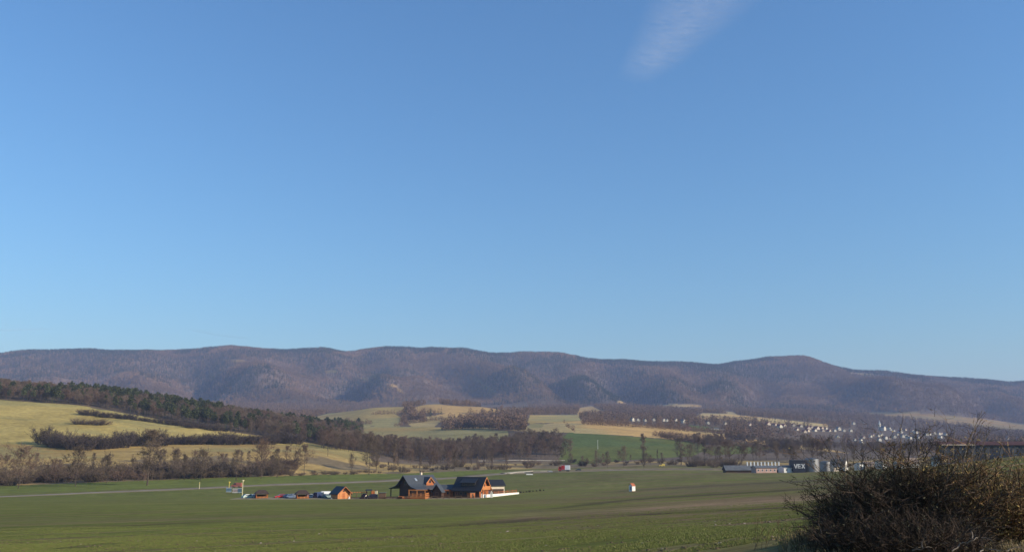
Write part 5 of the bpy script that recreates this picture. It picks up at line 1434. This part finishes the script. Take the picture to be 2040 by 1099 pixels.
def village(items, which, label, group, ymin, dv=3.0, sc=1.0):
    for i, (u_, v_) in enumerate(items):
        random.seed(int(u_ * 31 + v_ * 17))
        p = hit(u_, v_ + dv, ymin)
        src = HP[which[i % len(which)]]; rz = R(rnd(-88, -52)); s = sc * rnd(.55, .85)
        lab = label if isinstance(label, str) else label[i]
        if src.name not in HUSED:
            HUSED.add(src.name); src.location = p; src.rotation_euler = (0, 0, rz); src.scale = (s, s, s); src['label'] = lab; src['group'] = group
        else: copy_tree(src, p, rz, (s, s, s), lab, group)
village(HPX['row'], [1, 3, 1],
        ['leftmost tiny white house above the tan field', 'second white house from the left above the tan field', 'third white house from the left above the tan field', 'tall white house fourth from the left above the tan field', 'narrow white house left of its pair above the tan field', 'white house right of its pair above the tan field', 'largest white house of the row above the tan field', 'low white house right of the largest one above the tan field', 'white house alone over the small far green field', 'white house just left of the tall grey grove'],
        'white houses in the row above the tan field', 1500, 2, 1.0)
village(HPX['red'], [4, 2, 0, 4], ranked(HPX['red'], ['upper', 'lower'], 'red-roofed house, %s from the left in the %s row left of the church'), 'red-roofed houses left of the church', 1800, 2.5, 1.05)
village(HPX['four'], [1, 3], ['white house leftmost of the row of four left of the church', 'white house second of the row of four left of the church', 'white house third of the row of four left of the church', 'white house fourth of the row of four left of the church', 'lone white house highest on the slope left of the church'], 'white houses left of the church', 1800, 3, 1.1)
village(HPX['low'], [1, 3, 2], ['white gabled house low on the slope below the row of four', 'pale house right of the white gabled one low on the slope', 'cream house above the pale low one, left of the church', 'white house lowest of the village, above the smaller tank', 'small white house below the church tower on the left', 'small white house beside the one below the church tower', 'pale house below the row of four white houses'], 'scattered houses below the church', 1500, 3, .95)
village(HPX['east'], [1, 3, 0, 3, 2, 1], ranked(HPX['east'], ['highest', 'upper', 'lower', 'lowest'], 'tiny pale village house, %s from the left in the %s row around the church'), 'village houses right of the church', 1800, 2.5, 1.0)
p = hit(1753, 857, 1800); s = p.y / 1830
o = empty('church', p, R(-62), 'white village church with a tall pointed tower', 'church')
tw = 1.7 * s
MB().box(-tw, tw, -tw, tw, -1, 13 * s).build('tower', M_OLDW, o)
MB().cyl(0, 0, 13 * s + .01, 20.5 * s, tw * 1.35, .1, 8).build('spire', mat('spire_sheet', (.45, .48, .46), (.38, .4, .39), .3, .5), o)
for y in (-1, 1): MB().box(tw + .01, tw + .15, y * tw * .4 - .5, y * tw * .4 + .5, 9 * s, 11 * s).build('belfry_opening', M_DMETAL, o)
h_ = [(3.4 * s, 5.5 * s), (0, 9 * s)]
roof(h_, 3.4 * s, 13 * s, M_GREYR, o, .4); walls(h_, 3.6 * s, 12.6 * s, 3 * s, M_OLDW, o)
for x in (5, 7.5, 10): opening(o, M_GLASS, x * s - .7, x * s + .7, -3 * s - .08, -3 * s - .01, 2 * s, 4.2 * s, 'y', M_WHITEP)
# long greenhouse-like sheds by the small far green field
shed_(1412, 1446, 857.5, 855.5, M_WHITEW, M_GREYR, 'long pale glasshouse beside the small far green field', 1560, 4, 'glasshouse', .3, 10, 6, 'glasshouse')
shed_(1364, 1376, 856, 854.5, M_PINKW, M_REDR, 'low red-roofed shed at the left end of the far green field', 1500, 4, 'far_shed', .3, 8, 2)
# ------------------------------------------------------------------ foreground bushes, saplings and grass
M_BUSH = mat('blackthorn_twigs', (.080, .055, .040), (.034, .025, .019), 1.2, .9, 0, .15)
M_BUSHTIP = mat('greyish_twig_tips', (.11, .086, .06), (.075, .056, .038), 1.6, .9, 0, .15)
M_LEAF = mat('dull_bush_leaves', (.088, .080, .042), (.040, .038, .020), 2.5, .8, 0, .2)
M_RUST = mat('rusty_twigs', (.26, .15, .075), (.13, .085, .05), 1.5, .9, 0, .15)
M_RUSTLEAF = mat('withered_leaves', (.34, .25, .09), (.19, .14, .05), 2, .9, 0, .15)
M_PALE = mat('pale_bark', (.22, .18, .14), (.13, .105, .085), 6, .85, .2, .2, stretch=(1, 1, .3))
M_STRAW = mat('dry_stalks', (.34, .26, .14), (.22, .16, .09), 3, .9, 0, .15)
M_BLADE = mat('crop_blades', (.175, .195, .042), (.105, .12, .034), 1.5, .75, 0, .25)
M_BLADEY = mat('yellowed_blades', (.24, .20, .08), (.16, .13, .06), 1.5, .85, 0, .2)

def leafq(b, c, s):
    d1 = Vector((rnd(-1, 1), rnd(-1, 1), rnd(-.8, .8))).normalized() * s; d2 = Vector((rnd(-1, 1), rnd(-1, 1), rnd(-.8, .8))).normalized() * s * .5
    b.add([tuple(c - d1), tuple(c - d2 * .6), tuple(c + d1), tuple(c + d2)], [(0, 1, 2, 3)])
def strip(b, p, q, wd, sag=0.0):
    """A twig seen close: two narrow quads with a bend."""
    p = Vector(p); q = Vector(q); d = q - p; e = d.cross(Vector((rnd(-1, 1), rnd(-1, 1), rnd(-1, 1))))
    if e.length < 1e-6: return
    e = e.normalized() * wd * .5; m = p.lerp(q, .5) + Vector((rnd(-1, 1), rnd(-1, 1), rnd(-1, 1))) * d.length * .09 + Vector((0, 0, -sag))
    k = len(b.v)
    b.v += [tuple(p - e), tuple(p + e), tuple(m + e * .75), tuple(m - e * .75), tuple(q)]
    b.f += [(k, k + 1, k + 2, k + 3), (k + 3, k + 2, k + 4)]
def thicket(name, loc, label, seed, n, rx, ry, h, arch, m_stem, m_twig, m_leaf, leaves, branches, hfun, tw=(.006, .0035), lsize=.02):
    random.seed(seed)
    o = empty(name, loc, 0, label, 'bush')
    st, twg, lf = MB(), MB(), MB()
    for k in range(n):
        az = rnd(0, 6.283); r_ = math.sqrt(random.random())
        bx_, by_ = rx * .75 * r_ * math.cos(az), ry * .75 * r_ * math.sin(az)
        ln = h * hfun(bx_ / rx) * (rnd(.6, 1.08) if random.random() < .82 else rnd(1.08, 1.45))
        out = rnd(.1, 1.0) * arch
        d = Vector((bx_ / rx * out + rnd(-.25, .25), by_ / ry * out * .8 + rnd(-.25, .25), 1)).normalized()
        p = Vector((bx_, by_, -.1)); lp = [p]; ns = 7
        for i in range(ns):
            d = (d + Vector((rnd(-.17, .17), rnd(-.17, .17), -.09 * arch * rnd(0, 1.6))) + Vector((bx_ / rx, by_ / ry, 0)) * .06).normalized()
            lp.append(lp[-1] + d * ln / ns)
        r0 = rnd(.006, .014)
        st.tube(lp, [r0 * (1 - .11 * i) for i in range(ns + 1)], 3)
        for b_ in range(branches):
            t = rnd(.12, 1) * ns; i = min(int(t), ns - 1); q = lp[i].lerp(lp[i + 1], t - i)
            ax = (lp[i + 1] - lp[i]).normalized()
            bd = (ax * .7 + Vector((rnd(-1, 1), rnd(-1, 1), rnd(-.55, .75)))).normalized(); bl = rnd(.18, .55)
            strip(twg, q, q + bd * bl, tw[0] * 1.5)
            for s in range(5):
                sq = q + bd * bl * rnd(.15, 1); sd_ = (bd * .8 + Vector((rnd(-1, 1), rnd(-1, 1), rnd(-.7, .7)))).normalized()
                sl = rnd(.06, .24); strip(twg, sq, sq + sd_ * sl, tw[1] * 1.4)
                if random.random() < leaves: leafq(lf, sq + sd_ * sl * rnd(.2, 1), lsize * rnd(.6, 1.3))
    st.build('stems', m_stem, o); twg.build('twigs', m_twig, o); lf.build('leaves', m_leaf, o)
    return o
def near(u, Y): 
    a_ = float(aof(u, 1050)); return Vector((a_ * Y, Y, float(Z(a_, Y)[0])))
BY = 14.5
thicket('dark_bush', near(1798, BY), 'big dark tangled bush filling the lower right of the field', 31, 420, .98, .9, 1.30, .95, M_BUSH, M_BUSH, M_LEAF, .6, 18,
        lambda t: .66 + .40 * math.exp(-((t - .12) / .5) ** 2), (.0075, .0045), .022)
thicket('rusty_bush', near(1978, BY - .1), 'rusty brown bush with withered leaves on the right of the big dark bush', 32, 250, 1.0, .8, 1.34, .5, M_BUSH, M_RUST, M_RUSTLEAF, .9, 14,
        lambda t: .92 - .22 * t, (.0055, .0035), .026)
thicket('low_thicket', near(1800, BY - 1.5), 'low black thicket at the foot of the two bushes', 33, 280, 1.1, .5, .52, 1.0, M_BUSH, M_BUSH, M_LEAF, .3, 13, lambda t: .95, (.007, .005))
thicket('reddish_briar', near(1800, BY + .6), 'reddish briar sprays arching over the top of the dark bush', 34, 30, .42, .3, 1.72, .9, M_BUSH, M_RUST, M_RUSTLEAF, .35, 15, lambda t: .95, (.0055, .0035), .018)
def sapling(u, Y, tops, label, seed, m=M_PALE):
    """tops: columns and rows of the twig ends in the photograph; the stems climb to them."""
    random.seed(seed)
    p = near(u, Y); o = empty('sapling', p, 0, label, 'sapling', 'pale bare saplings by the bush')
    tr_, tg = MB(), MB()
    for (uf, ut, vt, r0) in tops:
        a0 = Vector(((uf - u) * Y / 1835, 0, 0)); 
        a1 = Vector((float(aof(ut, vt)) * Y, Y + rnd(-.2, .2), CAM_Z + Y * float(slope(vt)))) - p
        pts = []; n = 9
        bend = Vector((rnd(-.05, .05), rnd(-.08, .08), 0))
        for i in range(n + 1):
            t = i / n
            q = Vector((a0.x + (a1.x - a0.x) * t ** 2.4, a1.y * t, a1.z * t)) + bend * math.sin(t * 6) + Vector((rnd(-.012, .012), rnd(-.012, .012), 0))
            pts.append(q)
        tr_.tube(pts, [r0 * (1 - .085 * i) for i in range(n + 1)], 5)
        for k in range(16):
            t = rnd(.45, 1) * n; i = min(int(t), n - 1); q = pts[i].lerp(pts[i + 1], t - i)
            bd = Vector((rnd(-1, 1), rnd(-1, 1), rnd(.1, 1.2))).normalized(); bl = rnd(.05, .3)
            strip(tg, q, q + bd * bl, .007)
            strip(tg, q + bd * bl * .5, q + bd * bl * .5 + Vector((rnd(-1, 1), rnd(-1, 1), rnd(0, 1))).normalized() * bl * .5, .005)
    tr_.build('trunk', m, o, smooth=True); tg.build('twigs', M_BUSHTIP, o)
sapling(1908, 14.2, [(1908, 1952, 817, .016), (1906, 1902, 850, .014), (1912, 1960, 846, .010)], 'tallest pale sapling whose dark tip bends right above the bush', 41)
sapling(1925, 14.6, [(1925, 1980, 848, .013), (1930, 1926, 868, .012), (1927, 1972, 858, .008)], 'pale forked sapling right of the tallest one', 42)
sapling(1882, 14.9, [(1880, 1858, 850, .009), (1884, 1876, 880, .011), (1880, 1866, 872, .008)], 'thin pale sapling left of the tallest one', 43)
sapling(1842, 14.7, [(1842, 1828, 835, .008), (1844, 1862, 846, .008), (1840, 1812, 862, .007)], 'thin dark-tipped sapling over the middle of the dark bush', 44)
sapling(1690, 14.2, [(1698, 1672, 878, .008), (1694, 1712, 892, .006)], 'leaning grey sapling at the left shoulder of the dark bush', 45)
def dead_branch(u, v, Y, pts, label, seed, r0=.016):
    random.seed(seed); p = near(u, Y); o = empty('dead_branch', p, 0, label, 'dead branch', 'dead branches in front of the bush')
    b, t_ = MB(), MB()
    for path in pts:
        ps = [Vector(((q[0] - u) * Y / 1835, rnd(-.12, .12), (CAM_Z + Y * float(slope(q[1]))) - p.z)) for q in path]
        sm = []
        for i in range(len(ps) - 1):
            for k in range(4): sm.append(ps[i].lerp(ps[i + 1], k / 4) + Vector((rnd(-.012, .012), 0, rnd(-.012, .012))))
        sm.append(ps[-1]); n = len(sm)
        b.tube(sm, [r0 * (1 - .75 * i / n) for i in range(n)], 5)
        for k in range(5):
            q = sm[random.randrange(2, n)]; strip(t_, q, q + Vector((rnd(-.2, .2), rnd(-.1, .1), rnd(0, .22))), .007)
    b.build('limb', M_PALE, o, smooth=True); t_.build('twigs', M_BUSHTIP, o)
dead_branch(1900, 1090, 12.0, [[(1888, 1098), (1910, 1084), (1930, 1073), (1952, 1069), (1968, 1075)], [(1935, 1072), (1942, 1058), (1940, 1048)], [(1912, 1084), (1905, 1078)]], 'pale crooked dead branch lying at the foot of the dark bush', 51, .009)
dead_branch(1830, 1095, 12.0, [[(1822, 1099), (1830, 1090), (1838, 1079)], [(1830, 1092), (1842, 1088), (1856, 1090)]], 'short pale broken branch left of the crooked one', 52, .008)
dead_branch(1645, 1085, 13.4, [[(1642, 1104), (1640, 1080), (1636, 1060), (1634, 1042)], [(1644, 1090), (1650, 1068), (1643, 1048)]], 'pale upright broken stem at the left edge of the dark bush', 53, .008)
dead_branch(1696, 1090, 13.0, [[(1690, 1102), (1694, 1082), (1700, 1070), (1712, 1066), (1718, 1078)]], 'thin bent dead branch looping in front of the dark bush', 54, .009)
dead_branch(1995, 1094, 11.9, [[(1940, 1098), (1965, 1094), (1992, 1095), (2020, 1090), (2046, 1094)]], 'long pale branch lying along the lower right corner', 55, .009)
def weed(u, Y, h, label, seed, n=5, lean=(0, 0), m=M_STRAW):
    random.seed(seed); p = near(u, Y); o = empty('dry_weed', p, 0, label, 'weed', 'dry weeds in the field edge')
    b, t_ = MB(), MB()
    for k in range(n):
        d = Vector((lean[0] + rnd(-.25, .25), lean[1] + rnd(-.2, .2), 1)).normalized(); q = Vector((rnd(-.12, .12), rnd(-.1, .1), -.05)); hh = h * rnd(.6, 1)
        pts = [q]
        for i in range(5): d = (d + Vector((rnd(-.1, .1), rnd(-.1, .1), 0))).normalized(); pts.append(pts[-1] + d * hh / 5)
        b.tube(pts, [.0055 * (1 - .14 * i) for i in range(6)], 3)
        for i in range(10):
            s = pts[random.randrange(2, 6)]; strip(t_, s, s + (d + Vector((rnd(-1, 1), rnd(-1, 1), rnd(0, .6)))).normalized() * rnd(.05, .2) * h, .006)
    b.build('stalks', m, o); t_.build('twigs', m, o)
weed(1395, 15.5, .55, 'dry straw weed leaning left in the crop left of the bush', 61, 4, (-.8, 0))
weed(1422, 15.0, .35, 'short dry weed right of the leaning straw one', 62, 3, (.3, 0))
weed(1510, 17.5, .72, 'brown branching weed standing between the straw weed and the bush', 63, 6, (.2, 0), M_RUST)
weed(1600, 14.2, .62, 'dark thorny shoots at the left foot of the bush', 64, 14, (0, 0), M_BUSH)
weed(1622, 13.8, .5, 'dark shoots leaning out from the left edge of the bush', 65, 14, (-.2, 0), M_BUSH)
weed(1560, 20, .5, 'small brown weed beyond the thorny shoots', 66, 5, (0, 0), M_RUST)

# crop seedlings and weeds close to the camera
def tuft(seed, n, h, sp, m, wd=.006):
    random.seed(seed); b = MB()
    for k in range(n):
        p = Vector((rnd(-sp, sp), rnd(-sp, sp), -.01)); d = Vector((rnd(-.6, .6), rnd(-.6, .6), 1)).normalized(); hh = h * rnd(.5, 1.1)
        q = p + d * hh; e = Vector((rnd(-1, 1), rnd(-1, 1), 0)).normalized() * wd
        q2 = q + Vector((d.x * hh * .5, d.y * hh * .5, -hh * .05))
        b.add([tuple(p - e), tuple(p + e), tuple(q + e * .8), tuple(q - e * .8), tuple(q2)], [(0, 1, 2, 3), (3, 2, 4)])
    return b.mesh('crop_tuft', m)
tufts = [tuft(70 + i, 18, .062, .12, M_BLADE, .005) for i in range(3)] + [tuft(75, 12, .075, .11, M_BLADEY, .005)]
n = 230000
Y = 12.5 * np.exp(rng.uniform(0, math.log(75 / 12.5), n)); a = rng.uniform(-.64, .64, n)
x = a * Y
sr = x * ROW.x + Y * ROW.y; pr = x * PER.x + (Y - P0.y) * PER.y
rowk = np.round(pr / .25) * .25
dx = (rowk - pr) * .75
x = x + PER.x * dx; Y = Y + PER.y * dx; a = x / Y
cov = fbm(sr / 6, pr / 1.1, 5, 3) * .6 + fbm(x / 3, Y / 3, 15, 3) * .4
pr2 = x * PER.x + (Y - P0.y) * PER.y
keep = (cov > .43 + .05 * sstep(-.1, .35, a)) & (np.abs(pr2) > .5) & (np.abs(pr2 + 1.9) > .35) & (rng.random(n) < np.clip(Y / 26, .35, 1) )
keep &= ~((pr2 > 5) & (pr2 < 32) & (fbm(sr / 120, pr2 / 3.2, 71, 3) > .6) & (rng.random(n) < .6))
a, Y, x, cov = (q[keep] for q in (a, Y, x, cov))
z = Z(a, Y)
yel = rng.random(len(a)) < .16
scatter('crop', tufts, np.stack([x, Y, z], 1), rng.uniform(.45, 1.05, len(a)) * np.where(yel, .8, 1) * (.75 + .5 * (cov - .4)), np.where(yel, 3, rng.integers(0, 3, len(a))))
# clods and stones turned up between the rows
cl = MB(); random.seed(80)
vs = [Vector((math.cos(k * 1.047) * rnd(.7, 1.1), math.sin(k * 1.047) * rnd(.7, 1.1), 0)) for k in range(6)] + [Vector((math.cos(k * 1.57) * rnd(.4, .7), math.sin(k * 1.57) * rnd(.4, .7), rnd(.4, .6))) for k in range(4)]
cl.add([tuple(q * .05) for q in vs], [(0, 1, 6), (1, 2, 7), (1, 7, 6), (2, 3, 7), (3, 4, 8), (3, 8, 7), (4, 5, 8), (5, 0, 9), (5, 9, 8), (0, 6, 9), (6, 7, 8, 9)])
clods = [cl.mesh('clod', mat('earth_clod', (.15, .115, .07), (.10, .075, .045), 9, 1, .3, .05)), cl.mesh('stone', mat('field_stone', (.36, .30, .24), (.26, .21, .17), 9, .9, .3, .1))]
n = 26000
Y = 12.5 * np.exp(rng.uniform(0, math.log(50 / 12.5), n)); a = rng.uniform(-.64, .64, n); x = a * Y
keep = fbm(x / 2, Y / 2, 25, 3) > .48; a, Y, x = (q[keep] for q in (a, Y, x))
scatter('clods', clods, np.stack([x, Y, Z(a, Y)], 1), rng.uniform(.3, 1.2, len(a)) ** 1.5, (rng.random(len(a)) < .03).astype(int))
# dead grass under the bushes and along the near field edge
n = 9000
Y = rng.uniform(12.6, 17.5, n); u_ = rng.uniform(1560, 2080, n); a = aof(u_, 1060); x = a * Y
keep = rng.random(n) < np.clip((u_ - 1560) / 200, .15, .9); a, Y, x = (q[keep] for q in (a, Y, x))
scatter('dead_grass', [tuft(90 + i, 14, .26, .1, M_STRAW if i else M_BLADEY, .005) for i in range(2)], np.stack([x, Y, Z(a, Y)], 1), rng.uniform(.5, 1.2, len(a)), rng.integers(0, 2, len(a)))
